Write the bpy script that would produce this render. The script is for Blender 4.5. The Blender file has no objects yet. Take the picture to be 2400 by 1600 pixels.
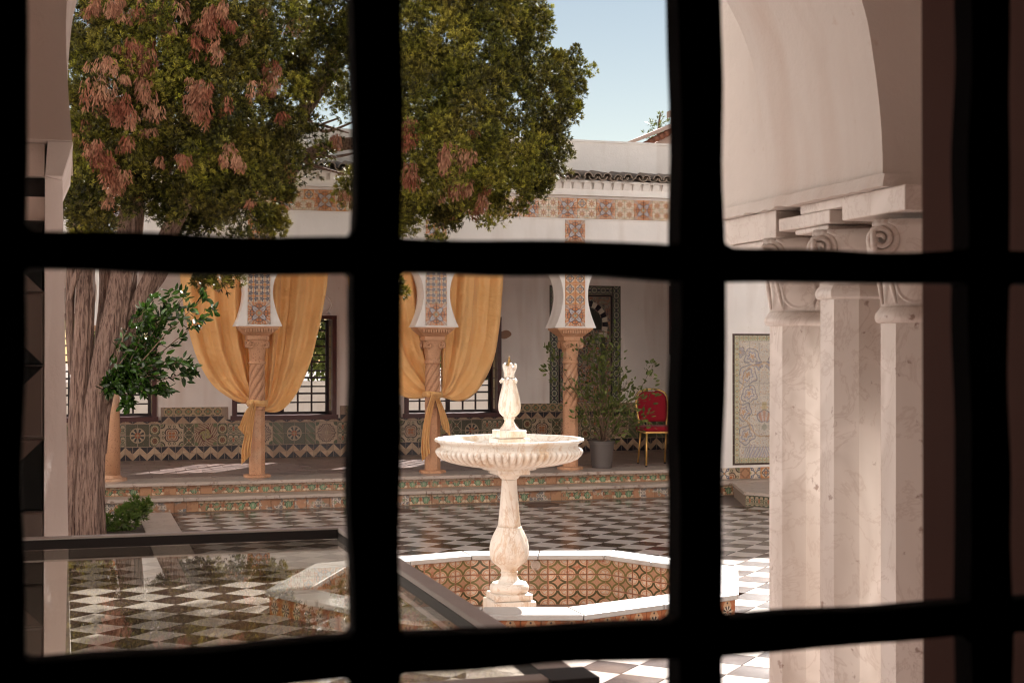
import bpy, bmesh, math, random
import numpy as np
from mathutils import Vector, Matrix
SC = bpy.context.scene
COL = SC.collection
R = math.radians
random.seed(7); rng = np.random.default_rng(7)

# ------------------------------------------------------------------ camera
TH, FPX, HY, EYE = R(17.0), 3333.0, 828.0, 1.70
cam_d = bpy.data.cameras.new('camera'); cam = bpy.data.objects.new('camera', cam_d); COL.objects.link(cam)
cam.location = (0, 0, EYE)
cam.rotation_euler = (R(90) + math.atan((HY-800)/FPX), 0, -TH)
cam_d.sensor_width = 36; cam_d.lens = FPX/2400*36
cam_d.clip_start = 0.05; cam_d.clip_end = 600
cam_d.dof.use_dof = True; cam_d.dof.focus_distance = 14.0; cam_d.dof.aperture_fstop = 18.0
SC.camera = cam
# ------------------------------------------------------------------ light
SUN_AZ, SUN_EL = R(35.0), R(32.0)          # azimuth from +Y towards +X
w = bpy.data.worlds.new('World'); SC.world = w; w.use_nodes = True
nt = w.node_tree; bgn = nt.nodes['Background']
sk = nt.nodes.new('ShaderNodeTexSky'); sk.sky_type = 'NISHITA'; sk.sun_disc = False
sk.sun_elevation = SUN_EL; sk.sun_rotation = SUN_AZ
sk.air_density = 1.0; sk.dust_density = 0.0; sk.ozone_density = 1.0; sk.altitude = 50
tint = nt.nodes.new('ShaderNodeMix'); tint.data_type = 'RGBA'; tint.blend_type = 'MULTIPLY'; tint.inputs[0].default_value = 1; tint.inputs[7].default_value = (.70, .55, .43, 1)   # warm white balance
nt.links.new(sk.outputs[0], tint.inputs[6]); nt.links.new(tint.outputs[2], bgn.inputs[0]); bgn.inputs[1].default_value = 0.05
sl = bpy.data.lights.new('sun', 'SUN'); sl.energy = 4.6; sl.angle = R(0.53); sl.color = (1.0, 0.96, 0.915)
so = bpy.data.objects.new('sun', sl); COL.objects.link(so)
sd = Vector((math.sin(SUN_AZ)*math.cos(SUN_EL), math.cos(SUN_AZ)*math.cos(SUN_EL), math.sin(SUN_EL)))
so.rotation_euler = sd.to_track_quat('Z', 'Y').to_euler(); so.location = (10, 14, 20)
SC.view_settings.view_transform = 'Standard'; SC.view_settings.look = 'None'
SC.view_settings.exposure = 2.06; SC.view_settings.gamma = 1.0; SC.view_settings.use_curve_mapping = False
SC.render.engine = 'CYCLES'; SC.cycles.filter_width = 1.15
SC.cycles.use_denoising = True; SC.cycles.max_bounces = 10; SC.cycles.diffuse_bounces = 8
SC.cycles.glossy_bounces = 4; SC.cycles.transparent_max_bounces = 12
SC.cycles.sample_clamp_indirect = 8; SC.cycles.caustics_reflective = False; SC.cycles.caustics_refractive = False
SC.cycles.use_adaptive_sampling = True; SC.cycles.adaptive_threshold = 0.015

_s, _c = math.sin(TH), math.cos(TH)
def atY(dx, dy, Y):
    """a point of the place at depth Y, from a sighting in the photograph (2352 px wide view)"""
    x, y = dx/.98, dy/.98
    xc = (x-1200)/FPX; v = -(y-HY)/FPX
    d = (_s+xc*_c, _c-xc*_s, v); t = Y/d[1]
    return Vector((d[0]*t, Y, EYE+v*t))

# ------------------------------------------------------------------ node language
class E:
    nt = None
    def __init__(s, v): s.v = v
    def __add__(a, b): return op('ADD', a, b)
    __radd__ = lambda a, b: op('ADD', b, a)
    def __sub__(a, b): return op('SUBTRACT', a, b)
    def __rsub__(a, b): return op('SUBTRACT', b, a)
    def __mul__(a, b): return op('MULTIPLY', a, b)
    __rmul__ = lambda a, b: op('MULTIPLY', b, a)
    def __truediv__(a, b): return op('DIVIDE', a, b)
    def __rtruediv__(a, b): return op('DIVIDE', b, a)
    def __neg__(a): return op('MULTIPLY', a, -1.0)
def op(name, *args, clamp=False):
    n = E.nt.nodes.new('ShaderNodeMath'); n.operation = name; n.use_clamp = clamp
    for i, a in enumerate(args):
        if isinstance(a, E): E.nt.links.new(a.v, n.inputs[i])
        else: n.inputs[i].default_value = float(a)
    return E(n.outputs[0])
def sin(a): return op('SINE', a)
def cos(a): return op('COSINE', a)
def ab(a): return op('ABSOLUTE', a)
def mn(a, b): return op('MINIMUM', a, b)
def mx(a, b): return op('MAXIMUM', a, b)
def sq(a): return op('SQRT', a)
def at2(y, x): return op('ARCTAN2', y, x)
def frac(a): return op('FRACT', a)
def flo(a): return op('FLOOR', a)
def pw(a, b): return op('POWER', a, b)
def ping(a, b): return op('PINGPONG', a, b)
def lt(a, b, soft=.03):             # 1 where a < b, soft edge
    return op('MULTIPLY_ADD', op('SUBTRACT', b, a), 1.0/soft, .5, clamp=True)
def gt(a, b, soft=.03): return lt(b, a, soft)
def hyp(x, y): return sq(x*x+y*y)
def circ(u, v, cx, cy): return hyp(u-cx, v-cy)
def mix(f, a, b):
    n = E.nt.nodes.new('ShaderNodeMix'); n.data_type = 'RGBA'
    for sock, val in ((n.inputs[0], f), (n.inputs[6], a), (n.inputs[7], b)):
        if isinstance(val, E): E.nt.links.new(val.v, sock)
        elif isinstance(val, (tuple, list)): sock.default_value = (*val[:3], 1)
        else: sock.default_value = val
    return E(n.outputs[2])
def coord(kind='UV'):
    n = E.nt.nodes.new('ShaderNodeTexCoord'); s = E.nt.nodes.new('ShaderNodeSeparateXYZ')
    E.nt.links.new(n.outputs[kind], s.inputs[0])
    return E(s.outputs[0]), E(s.outputs[1]), E(s.outputs[2])
def wpos():
    n = E.nt.nodes.new('ShaderNodeNewGeometry'); return E(n.outputs['Position'])
def vec(x, y, z):
    n = E.nt.nodes.new('ShaderNodeCombineXYZ')
    for i, a in enumerate((x, y, z)):
        if isinstance(a, E): E.nt.links.new(a.v, n.inputs[i])
        else: n.inputs[i].default_value = float(a)
    return E(n.outputs[0])
def noise(scale, detail=3, rough=.55, vecin=None, dist=0.0, col=False, stretch=None):
    n = E.nt.nodes.new('ShaderNodeTexNoise'); n.inputs['Scale'].default_value = scale
    n.inputs['Detail'].default_value = detail; n.inputs['Roughness'].default_value = rough
    n.inputs['Distortion'].default_value = dist
    vi = vecin or wpos()
    if stretch:
        m = E.nt.nodes.new('ShaderNodeMapping'); m.inputs['Scale'].default_value = stretch
        E.nt.links.new(vi.v, m.inputs[0]); vi = E(m.outputs[0])
    E.nt.links.new(vi.v, n.inputs['Vector'])
    return E(n.outputs[1 if col else 0])
def wave(scale, dist, det=3, dirn='X', vecin=None):
    n = E.nt.nodes.new('ShaderNodeTexWave'); n.bands_direction = dirn
    n.inputs['Scale'].default_value = scale; n.inputs['Distortion'].default_value = dist
    n.inputs['Detail'].default_value = det; n.inputs['Detail Scale'].default_value = 1.2
    E.nt.links.new((vecin or wpos()).v, n.inputs['Vector']); return E(n.outputs[1])
def orand():
    n = E.nt.nodes.new('ShaderNodeObjectInfo'); return E(n.outputs['Random'])
def scalec(colr, f):               # multiply colour by scalar
    n = E.nt.nodes.new('ShaderNodeMix'); n.data_type = 'RGBA'; n.blend_type = 'MULTIPLY'; n.inputs[0].default_value = 1
    E.nt.links.new(colr.v, n.inputs[6]) if isinstance(colr, E) else setattr(n.inputs[6], 'default_value', (*colr, 1))
    g = E.nt.nodes.new('ShaderNodeCombineXYZ')
    for i in range(3):
        E.nt.links.new(f.v, g.inputs[i])
    E.nt.links.new(g.outputs[0], n.inputs[7]); return E(n.outputs[2])
MATS = {}
def material(name, colour, rough=.6, metal=0, spec=.5, bump=None, bstr=.3, bdist=.01, coat=0, sheen=0, transl=0):
    if name in MATS: return MATS[name]
    m = bpy.data.materials.new(name); m.use_nodes = True; E.nt = m.node_tree
    b = m.node_tree.nodes['Principled BSDF']
    c = colour() if callable(colour) else colour
    if isinstance(c, E): m.node_tree.links.new(c.v, b.inputs['Base Color'])
    else: b.inputs['Base Color'].default_value = (*c, 1)
    r = rough() if callable(rough) else rough
    if isinstance(r, E): m.node_tree.links.new(r.v, b.inputs['Roughness'])
    else: b.inputs['Roughness'].default_value = r
    b.inputs['Metallic'].default_value = metal; b.inputs['Specular IOR Level'].default_value = spec
    b.inputs['Coat Weight'].default_value = coat; b.inputs['Sheen Weight'].default_value = sheen
    if bump:
        n = m.node_tree.nodes.new('ShaderNodeBump'); n.inputs['Strength'].default_value = bstr; n.inputs['Distance'].default_value = bdist
        m.node_tree.links.new(bump().v, n.inputs['Height']); m.node_tree.links.new(n.outputs[0], b.inputs['Normal'])
    if transl:
        t = m.node_tree.nodes.new('ShaderNodeBsdfTranslucent'); mxs = m.node_tree.nodes.new('ShaderNodeMixShader')
        if isinstance(c, E): m.node_tree.links.new(c.v, t.inputs[0])
        else: t.inputs[0].default_value = (*c, 1)
        mxs.inputs[0].default_value = transl
        m.node_tree.links.new(b.outputs[0], mxs.inputs[1]); m.node_tree.links.new(t.outputs[0], mxs.inputs[2])
        m.node_tree.links.new(mxs.outputs[0], m.node_tree.nodes['Material Output'].inputs[0])
    MATS[name] = m; return m

CREAM, INK = (.50, .38, .27), (.018, .014, .02)
def wear(c, peach=(.42, .21, .115), amount=.5, scale=9):
    n = noise(scale, 4, .65); c = mix(gt(n, 1-amount*.9, .06), c, mix(noise(30, 2), peach, tuple(p*.6 for p in peach)))
    return scalec(c, .82+orand()*.3)
def aged(c, lo=.70):
    c = mix(gt(noise(60, 2), .66, .1), c, (.20, .12, .08)); return scalec(c, lo+noise(7, 3)*.5)

def p_rosette():                   # one quarter of a four tile rosette, centre of it at uv (0,0)
    u, v, _ = coord(); r = hyp(u, v); t = at2(v, u); k = ab(cos(t*2))
    c = mix(lt(noise(45, 2), .5), (.50, .17, .05), (.40, .13, .04))
    cr = circ(u, v, .80, .80)
    c = mix(lt(ab(cr-.17), .045), c, CREAM); c = mix(lt(cr, .07), c, (.48, .26, .1))
    c = mix(lt(ab(circ(u, v, .86, .30)-.13), .04), c, CREAM); c = mix(lt(ab(circ(u, v, .30, .86)-.13), .04), c, CREAM)
    R1 = .24+.50*pw(ab(sin(t*2)), 2.4)
    c = mix(lt(ab(circ(u, v, .62, .12)-.16), .035), c, INK); c = mix(lt(ab(circ(u, v, .12, .62)-.16), .035), c, INK); c = mix(lt(r, R1+.12), c, INK)
    c = mix(lt(r, R1), c, (.46, .41, .42)); c = mix(lt(ab(ab(u-v)-.10), .025), c, mix(gt(r, .5), INK, (.40, .42, .46)))
    c = mix(lt(r, .30), c, (.42, .17, .05)); c = mix(lt(r, .14), c, (.40, .42, .3)); c = mix(lt(ab(u-v), .025), c, (.12, .09, .1))
    return aged(c, .85)
def p_star():
    u, v, _ = coord(); x, y = u-.5, v-.5; r = hyp(x, y); t = at2(y, x)
    c = mix(lt(noise(25, 2), .55), (.64, .53, .43), (.58, .47, .37))
    cr = hyp(ab(x)-.42, ab(y)-.42)
    c = mix(lt(cr, .19), c, (.24, .25, .16)); c = mix(lt(cr, .13), c, (.60, .48, .36)); c = mix(lt(cr, .06), c, (.42, .20, .08))
    c = mix(lt(r, .15+.23*pw(ab(cos(t*4)), 2)), c, (.30, .11, .04)); c = mix(lt(r, .10), c, (.52, .36, .18))
    return aged(c, .85)
def p_blue():
    u, v, _ = coord(); x, y = u-.5, v-.5; r = hyp(x, y)
    c = (.55, .43, .32); lf = hyp(ab(x)-.25, ab(y)-.25); wob = lf+.06*cos(at2(ab(y)-.25, ab(x)-.25)*5)
    c = mix(lt(wob, .18), c, (.035, .04, .075)); c = mix(lt(ab(ab(x)-ab(y)), .022), c, CREAM)
    c = mix(lt(mn(ab(x), ab(y)), .035), c, (.42, .15, .04)); c = mix(lt(r, .13), c, (.50, .20, .05)); c = mix(lt(hyp(ab(x)-.5, ab(y)-.5), .12), c, (.48, .20, .06))
    return aged(c, .85)
def p_orange_knot():
    u, v, _ = coord(); x, y = u-.5, v-.5; r = hyp(x, y); t = at2(y, x)
    c = mix(gt(r, .44), (.56, .42, .30), (.50, .22, .08))
    c = mix(lt(ab(r-.30-.07*cos(t*4)), .05), c, INK); c = mix(lt(r, .16), c, (.48, .20, .07)); c = mix(lt(ab(r-.17), .025), c, (.1, .08, .1))
    c = mix(lt(hyp(ab(x)-.46, ab(y)-.46), .13), c, (.50, .20, .07)); c = mix(lt(ab(ab(x)-ab(y)), .03)*gt(r, .12)*lt(r, .4), c, (.3, .3, .35))
    return aged(c, .85)
def p_tulip():                     # green tulip on a worn peach ground
    u, v, _ = coord(); x = u-.5; r = hyp(x, (v-.40)*.85); a = at2(x, v-.1)
    c = (.56, .43, .30)
    w1 = hyp(ab(x)-.34, v-.55)
    c = mix(lt(ab(w1-.17), .045), c, (.05, .06, .04)); c = mix(lt(ab(w1-.10), .03), c, (.07, .08, .05))
    c = mix(lt(ab(w1-.05), .03), c, (.16, .20, .12))
    body = hyp(x*1.25, v-.42); c = mix(lt(body, .37), c, (.04, .04, .02)); c = mix(lt(body, .30), c, (.17, .28, .15))
    c = mix(lt(ab(ab(x)-.09), .022)*lt(body, .25), c, (.06, .08, .05)); c = mix(lt(hyp(x*2.6, v-.44), .17), c, (.42, .45, .30))
    c = mix(lt(ab(x), .016)*gt(v, .3), c, (.06, .08, .05)); c = mix(lt(hyp((ab(x)-.47)*1.6, v-.52), .17), c, (.36, .12, .06))
    c = mix(lt(v, .10+.05*cos(u*25)), c, (.42, .25, .14))
    c = mix(lt(orand(), .12), c, (.45, .24, .13))
    return wear(c, amount=.50, scale=14)
def p_bluegrey():
    u, v, _ = coord(); x, y = u-.5, v-.5; r = hyp(x, y); t = at2(y, x)
    c = (.52, .44, .36); c = mix(lt(ab(r-.20-.10*cos(t*4)), .04), c, (.05, .05, .07)); q = hyp(ab(x)-.36, ab(y)-.30)
    c = mix(lt(ab(q-.11), .03), c, (.06, .06, .08)); c = mix(lt(q, .05), c, (.08, .09, .14)); c = mix(lt(r, .12), c, (.20, .22, .12))
    c = mix(lt(ab(r-.45-.04*cos(t*12)), .02), c, (.10, .10, .10))
    return wear(c, amount=.56, scale=11)
def p_astroid():                   # pool lining: four circle arcs leaving an astroid
    u, v, _ = coord(); x, y = ab(u-.5), ab(v-.5); cr = hyp(x-.5, y-.5)
    c = mix(lt(noise(18, 3), .5), (.50, .31, .20), (.58, .39, .27))
    t = at2(.5-y, .5-x)
    c = mix(lt(ab(cr-.33), .018), c, (.33, .15, .08)); c = mix(lt(cr, .30)*gt(cos(t*8), -.1)*gt(cr, .08), c, (.50, .45, .39))
    c = mix(gt(cr, .515), c, mix(gt(sin(u*75)*sin(v*75), .25, .2), (.36, .17, .10), (.55, .37, .25)))
    c = mix(lt(ab(cr-.475), .060), c, mix(lt(orand(), .62), (.060, .05, .015), (.15, .12, .035)))
    c = mix(gt(mx(x, y), .465), c, mix(gt(sin((u+v)*55), 0, .2), (.50, .30, .19), (.36, .11, .05)))
    c = mix(gt(noise(7, 4, .7), .63, .05), c, (.33, .12, .065))
    return scalec(c, .80+orand()*.3)
def p_daisy():                     # pool outside: dark and white daisies on orange
    u, v, _ = coord(); x, y = u-.5, v-.42; r = hyp(x, y); t = at2(y, x)
    c = mix(lt(ab(x)+ab(v-.5)*.6, .44), (.40, .13, .04), (.50, .31, .17))
    c = mix(lt(hyp(ab(x)-.38, v-.62), .12), c, (.38, .10, .03)); c = mix(lt(ab(hyp(ab(x)-.40, v-.25)-.11), .025), c, (.36, .12, .05))
    c = mix(lt(r, .31), c, mix(gt(cos(t*8), .05, .2), (.03, .02, .02), (.56, .44, .33))); c = mix(lt(r, .05), c, (.3, .1, .05))
    c = mix(lt(circ(u, v, .5, .88), .055), c, (.04, .02, .02))
    return wear(c, (.36, .18, .11), .42, 12)
def p_diamond():
    u, v, _ = coord(); x, y = ab(u-.5), ab(v-.5); d = x+y; q = d+.05*cos(at2(y, x)*8)
    c = (.40, .29, .17); c = mix(lt(hyp(u-.5, v-.5), .30), c, (.30, .27, .13)); c = mix(lt(ab(q-.40), .05), c, (.025, .03, .02))
    c = mix(lt(ab(hyp(x, y)-.18), .04), c, (.16, .18, .08)); c = mix(lt(hyp(x, y), .10), c, (.38, .10, .03)); c = mix(lt(hyp(x-.5, y-.5), .16), c, (.06, .07, .04))
    return aged(c)
def p_tri():                       # cream / near black, split on the diagonal
    u, v, _ = coord(); c = mix(lt(u+v*1.0, 1.0, .05), mix(lt(noise(5, 2), .5), (.46, .33, .22), (.38, .25, .16)), INK)
    return scalec(mix(gt(noise(40, 3), .68, .04), c, (.30, .17, .10)), .8+orand()*.3)
def p_big_wheel():
    u, v, _ = coord(); r = hyp(u, v); t = at2(v, u); c = (.055, .055, .03)
    c = mix(gt(sin(u*40)*sin(v*40), .2, .3), c, (.10, .09, .05))
    c = mix(lt(ab(r-.62), .05), c, (.40, .30, .20)); c = mix(lt(r, .58), c, mix(gt(cos(t*8), .1, .3), (.03, .03, .03), (.42, .33, .22)))
    c = mix(lt(r, .25), c, (.30, .08, .03)); c = mix(lt(r, .1), c, (.4, .3, .1)); return aged(c)
def p_big_quat():
    u, v, _ = coord(); r = hyp(u, v); t = at2(v, u); q = r-.18*ab(sin(t*2)); c = (.46, .35, .24)
    cr = circ(u, v, .95, .95)
    c = mix(lt(ab(cr-.33), .06), c, (.04, .035, .02)); c = mix(lt(cr, .22), c, (.16, .17, .08))
    c = mix(lt(ab(q-.48), .05), c, (.05, .02, .015)); c = mix(lt(ab(q-.30), .04), c, (.20, .05, .02)); c = mix(lt(q, .16), c, (.35, .12, .04))
    c = mix(lt(ab(circ(u, v, .75, .2)-.1), .03), c, (.05, .06, .03)); c = mix(lt(ab(circ(u, v, .2, .75)-.1), .03), c, (.05, .06, .03))
    return aged(c)
def p_big_red():
    u, v, _ = coord(); t = at2(v, u); r = hyp(u*1.35, v*.9)
    c = mix(gt(sin(r*34+5*sin(t*3)), .1, .4), (.40, .31, .20), (.13, .035, .02))
    c = mix(lt(r, .52), c, (.30, .24, .10)); c = mix(lt(ab(r-.55), .06), c, (.10, .02, .015))
    c = mix(lt(r, .5)*gt(sin(u*26)*sin(v*22), .3, .3), c, (.16, .16, .06)); c = mix(lt(circ(u, v, .85, .85), .2), c, (.12, .14, .06)); return aged(c)
def p_big_sun():
    u, v, _ = coord(); r = hyp(u, v); t = at2(v, u); c = mix(gt(circ(u, v, .95, .95), .3), (.07, .085, .04), (.44, .32, .22))
    c = mix(lt(r, .82)*gt(r, .16)*gt(cos(t*28), .2, .5), c, (.07, .02, .02)); c = mix(lt(ab(r-.80-.05*cos(t*16)), .03), c, (.06, .03, .02)); c = mix(lt(r, .13), c, (.5, .38, .25))
    return aged(c)
def p_small_ring():
    u, v, _ = coord(); x, y = u-.5, v-.5; r = hyp(x, y); t = at2(y, x)
    c = (.16, .14, .07); c = mix(gt(r, .46), c, (.04, .05, .03)); c = mix(lt(ab(r-.30-.03*cos(t*10)), .06), c, (.40, .32, .2)); c = mix(lt(r, .24), c, (.10, .03, .02))
    c = mix(lt(ab(r-.14), .03), c, (.30, .14, .05)); c = mix(gt(ab(x)+ab(y), .8), c, (.42, .32, .21)); return aged(c)
def p_small_x():
    u, v, _ = coord(); x, y = u-.5, v-.5; c = (.07, .055, .03)
    c = mix(gt(sin(x*40)*sin(y*40), .1, .4), c, (.15, .15, .07)); c = mix(lt(ab(ab(x)-ab(y)), .05), c, (.42, .33, .22)); c = mix(lt(hyp(x, y), .08), c, (.3, .08, .03))
    c = mix(lt(ab(hyp(x, y)-.35), .03), c, (.03, .03, .02)); return aged(c)
def p_small_band():
    u, v, _ = coord(); d = u+v; c = mix(gt(sin(d*9), 0, .3), (.09, .11, .05), (.30, .22, .15)); c = mix(lt(ab(frac(d*1.5)-.5), .06), c, (.04, .04, .03))
    c = mix(gt(sin((u-v)*38), .2, .5)*gt(sin(d*9), 0), c, (.07, .08, .04)); return aged(c)
def p_green_leaf():
    u, v, _ = coord(); x = ab(u-.5); r1 = hyp(x-.25, v-.5)
    c = mix(gt(sin(r1*38+3*sin(v*12)), 0, .4), (.40, .31, .21), (.06, .08, .045)); c = mix(lt(hyp(x*2.2, v-.5), .22), c, (.34, .12, .06)); return aged(c)
def p_border():                    # niche border: green and black scrolls on white
    u, v, _ = coord(); x, y = u-.5, v-.5; a = hyp(x, ab(y)-.5); b = hyp(x, y)
    c = (.44, .40, .33); c = mix(lt(ab(a-.36), .06), c, (.02, .03, .03)); c = mix(lt(a, .20), c, (.09, .14, .08)); c = mix(lt(a, .10), c, (.03, .03, .05))
    c = mix(gt(ab(x), .40), c, (.03, .035, .03)); c = mix(lt(b, .14), c, (.03, .03, .05)); c = mix(lt(hyp(ab(x)-.33, ab(y)-.08), .10), c, (.10, .14, .07)); return aged(c)
def p_scroll():                    # niche field: scrolls following a distorted noise
    n = noise(9, 2, .5, dist=1.6); c = mix(lt(ab(frac(n*7)-.5), .2, .1), (.42, .36, .30), (.025, .025, .04))
    c = mix(lt(ab(n-.56), .03), c, (.35, .13, .05)); c = mix(lt(ab(n-.40), .03), c, (.10, .14, .07)); return aged(c)
def p_vase():                      # vase panel: u mirrored about the panel's own centre, blue and ochre scrolls on cream
    u, v, _ = coord(); x = ab(u-.5)*1.25; y = v*2.63+.03*sin(x*14)      # units of tile widths
    c = (.56, .50, .41)
    n = noise(9.0, 2, .5, vecin=vec(x*2.6, y*2.6, 1.0), dist=1.2)
    c = mix(lt(ab(frac(n*10)-.5), .14, .08), c, (.19, .20, .27)); c = mix(gt(n, .62), c, (.42, .27, .16)); c = mix(lt(n, .30), c, (.16, .18, .16))
    for cx, cy, rr in ((.30, 2.25, .20), (.42, 1.85, .24), (.38, 1.42, .20), (.52, 1.05, .20), (.45, .52, .22), (.14, 2.1, .10), (.6, 2.4, .12)):
        q = circ(x, y, cx, cy); sp = q+.02*sin(at2(y-cy, x-cx)*5)
        c = mix(lt(ab(sp-rr), .020), c, (.52, .46, .36)); c = mix(lt(ab(sp-rr+.012), .010), c, (.13, .14, .22)); c = mix(lt(ab(sp-rr*.5), .010), c, (.18, .18, .26)); c = mix(lt(sp, rr*.2), c, (.42, .25, .14))
    arch = hyp(x, (y-1.35)*.75); c = mix(lt(ab(arch-.62-.03*sin(y*14)), .010), c, (.42, .28, .16))
    ve = hyp(x*1.0, (y-.95)*1.35); c = mix(lt(ve, .17), c, (.42, .36, .32)); c = mix(lt(ve, .17)*gt(cos(at2(x, y-.6)*22), 0, .3), c, (.40, .24, .18))
    c = mix(lt(x, .06)*lt(ab(y-1.16), .10), c, (.40, .33, .20)); c = mix(lt(x+ab(y-.70)*.8, .08), c, (.30, .29, .24)); c = mix(lt(ab(ve-.18), .010), c, (.12, .12, .18))
    
    c = mix(lt(y, .26)*gt(sin(x*90+y*45), 0, .3)*lt(x, .5)*.6, c, (.24, .24, .32))
    return aged(c, .9)
def p_yborder():
    u, v, _ = coord(); x, y = u-.5, v-.5; r = hyp(x, y); c = (.46, .43, .31); c = mix(lt(ab(r-.3), .05), c, (.19, .20, .15)); c = mix(lt(r, .15), c, (.42, .24, .1))
    c = mix(gt(ab(x), .43), c, (.22, .22, .13)); return aged(c, .9)
def p_peach():
    u, v, _ = coord(); a = hyp(u-.5, v-.5); b = hyp(ab(u-.5)-.5, ab(v-.5)-.5); c = (.47, .25, .14)
    c = mix(lt(ab(a-.40), .025), c, (.22, .11, .06)); c = mix(lt(ab(b-.40), .025), c, (.22, .11, .06)); return wear(c, amount=.4)
def p_bluecross():
    u, v, _ = coord(); x, y = ab(u-.5), ab(v-.5); c = (.55, .46, .36); c = mix(lt(ab(x-y), .08), c, (.16, .17, .19)); q = hyp(x-.33, y-.33)
    c = mix(lt(q, .14), c, (.07, .08, .14)); c = mix(lt(q, .06), c, (.5, .42, .33)); c = mix(lt(hyp(x, y), .10), c, (.36, .20, .09)); c = mix(lt(hyp(x-.5, y), .1), c, (.28, .24, .1)); return aged(c, .9)
GLZ = dict(rough=.28, spec=.5, bump=lambda: noise(35, 2), bstr=.12, bdist=.003)
T = {}
for nm, fn in dict(rosette=p_rosette, star=p_star, blue=p_blue, orange_knot=p_orange_knot, tulip=p_tulip, bluegrey=p_bluegrey, astroid=p_astroid,
                   daisy=p_daisy, diamond=p_diamond, tri=p_tri, wheel=p_big_wheel, quat=p_big_quat, red=p_big_red, sunburst=p_big_sun, ring=p_small_ring,
                   cross=p_small_x, band=p_small_band, leaf=p_green_leaf, border=p_border, scroll=p_scroll, vase=p_vase, yborder=p_yborder,
                   peach=p_peach, bluecross=p_bluecross).items():
    T[nm] = material('tile_'+nm, fn, **GLZ)

def plaster_col(base, dirt_or_shade):
    def f():
        n = noise(1.6, 5, .6); m = noise(22, 4, .6); s = noise(3.0, 3, .6, stretch=(1, 1, .12))
        c = mix(gt(n, .56, .35), base, tuple(b*.90 for b in base)); c = mix(gt(s, .60, .2)*.45, c, dirt_or_shade); return mix(gt(m, .70, .08)*.35, c, dirt_or_shade)
    return f
M = {}
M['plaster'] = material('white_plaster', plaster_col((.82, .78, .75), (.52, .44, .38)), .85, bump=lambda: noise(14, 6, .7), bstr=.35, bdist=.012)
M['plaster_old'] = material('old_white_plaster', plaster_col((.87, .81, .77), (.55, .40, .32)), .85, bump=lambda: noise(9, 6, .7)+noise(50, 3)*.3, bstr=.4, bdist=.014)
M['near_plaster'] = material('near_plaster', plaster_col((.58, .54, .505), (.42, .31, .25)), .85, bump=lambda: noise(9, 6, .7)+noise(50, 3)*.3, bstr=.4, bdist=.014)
M['room'] = material('room_darkness', (.03, .02, .018), .9)  # near-black colour stands in for the darkness of the unlit room
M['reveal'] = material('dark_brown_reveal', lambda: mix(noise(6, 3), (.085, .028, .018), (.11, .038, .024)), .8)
M['iron'] = material('black_iron', (.004, .0025, .0025), .9, spec=.1, bump=lambda: noise(120, 3), bstr=.3, bdist=.001)
def marble(base, vein, sc=3.0, amt=.55, warm=None):
    def f():
        n = noise(sc, 5, .6, dist=1.2); v = ab(n-.5); c = mix(lt(v, .02, .05)*amt, base, vein)
        n2 = noise(sc*2.3, 4, .6, dist=2.0); c = mix(lt(ab(n2-.47), .006, .03)*amt*.7, c, tuple(x*.8 for x in vein))
        c = mix(gt(noise(sc*.6, 3), .55, .3)*.5, c, warm or tuple(x*.88 for x in base)); return c
    return f
M['marble_white'] = material('white_marble_slab', marble((.44, .425, .41), (.36, .30, .27)), .35, bump=lambda: noise(30, 3), bstr=.08, bdist=.004)
M['marble_edge'] = material('worn_marble_slab', lambda: scalec(mix(gt(noise(16, 4, .7), .60, .05)*.7, mix(noise(4, 3), (.46, .38, .33), (.38, .30, .25)), (.16, .09, .06)), .85+noise(3)*.3), .32, bump=lambda: noise(30, 3), bstr=.15, bdist=.004)
def fount():
    s = noise(2.2, 6, .62, dist=1.6, stretch=(1.6, 1.6, .55)); c = mix(gt(noise(4, 3), .45, .4), (.72, .68, .62), (.68, .64, .58))
    c = mix(lt(ab(s-.52), .006, .03)*.75, c, (.44, .25, .12)); c = mix(gt(noise(5, 4, .6, stretch=(1, 1, .4)), .60, .12)*.6, c, (.54, .38, .22))
    s2 = noise(7, 4, .6, dist=1.0, stretch=(1.5, 1.5, .35)); return mix(lt(ab(s2-.5), .004, .02)*.6, c, (.36, .24, .16))
M['fountain'] = material('cream_veined_marble', fount, .38, bump=lambda: noise(26, 5, .65), bstr=.25, bdist=.006)
def pinkst():
    c = mix(noise(6, 4, .6), (.48, .24, .13), (.57, .32, .185)); c = mix(gt(noise(70, 3, .7), .60, .06), c, (.30, .14, .08)); return mix(gt(noise(3, 4), .58, .15)*.6, c, (.60, .42, .30))
pass
M['pink_stone'] = material('pink_sandstone', pinkst, .72, bump=lambda: noise(60, 5, .7)+noise(14, 3), bstr=.5, bdist=.006)
def nearmarb():
    c = mix(gt(noise(1.8, 4, .6, dist=.8, stretch=(1, 1, .45)), .50, .25), (.61, .565, .525), (.47, .405, .36)); s = noise(5, 5, .65, dist=1.5)
    big = noise(1.3, 3, .5, dist=1.4, stretch=(1.2, 1.2, .8)); c = mix(lt(ab(big-.50), .035, .05)*.85, c, (.66, .61, .57)); c = mix(lt(ab(big-.60), .006, .04)*.35, c, (.40, .34, .31))
    c = mix(lt(ab(s-.5), .010, .035)*.5, c, (.40, .32, .28)); sp = noise(16, 4, .6); return mix(gt(sp, .68, .05)*.75, c, (.20, .12, .09))
M['near_marble'] = material('pale_veined_marble', nearmarb, .42, bump=lambda: noise(20, 4), bstr=.08, bdist=.004)
def floor_col(a, b):
    def f():
        n = noise(9, 4, .6, stretch=(1, 1, 1)); c = mix(n, a, b); c = mix(gt(noise(2, 4), .60, .1)*.4, c, (.25, .17, .13))
        return scalec(c, .80+orand()*.32)
    return f
def floor_rough(): return .10+noise(1.4, 4, .6)*.20
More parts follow.
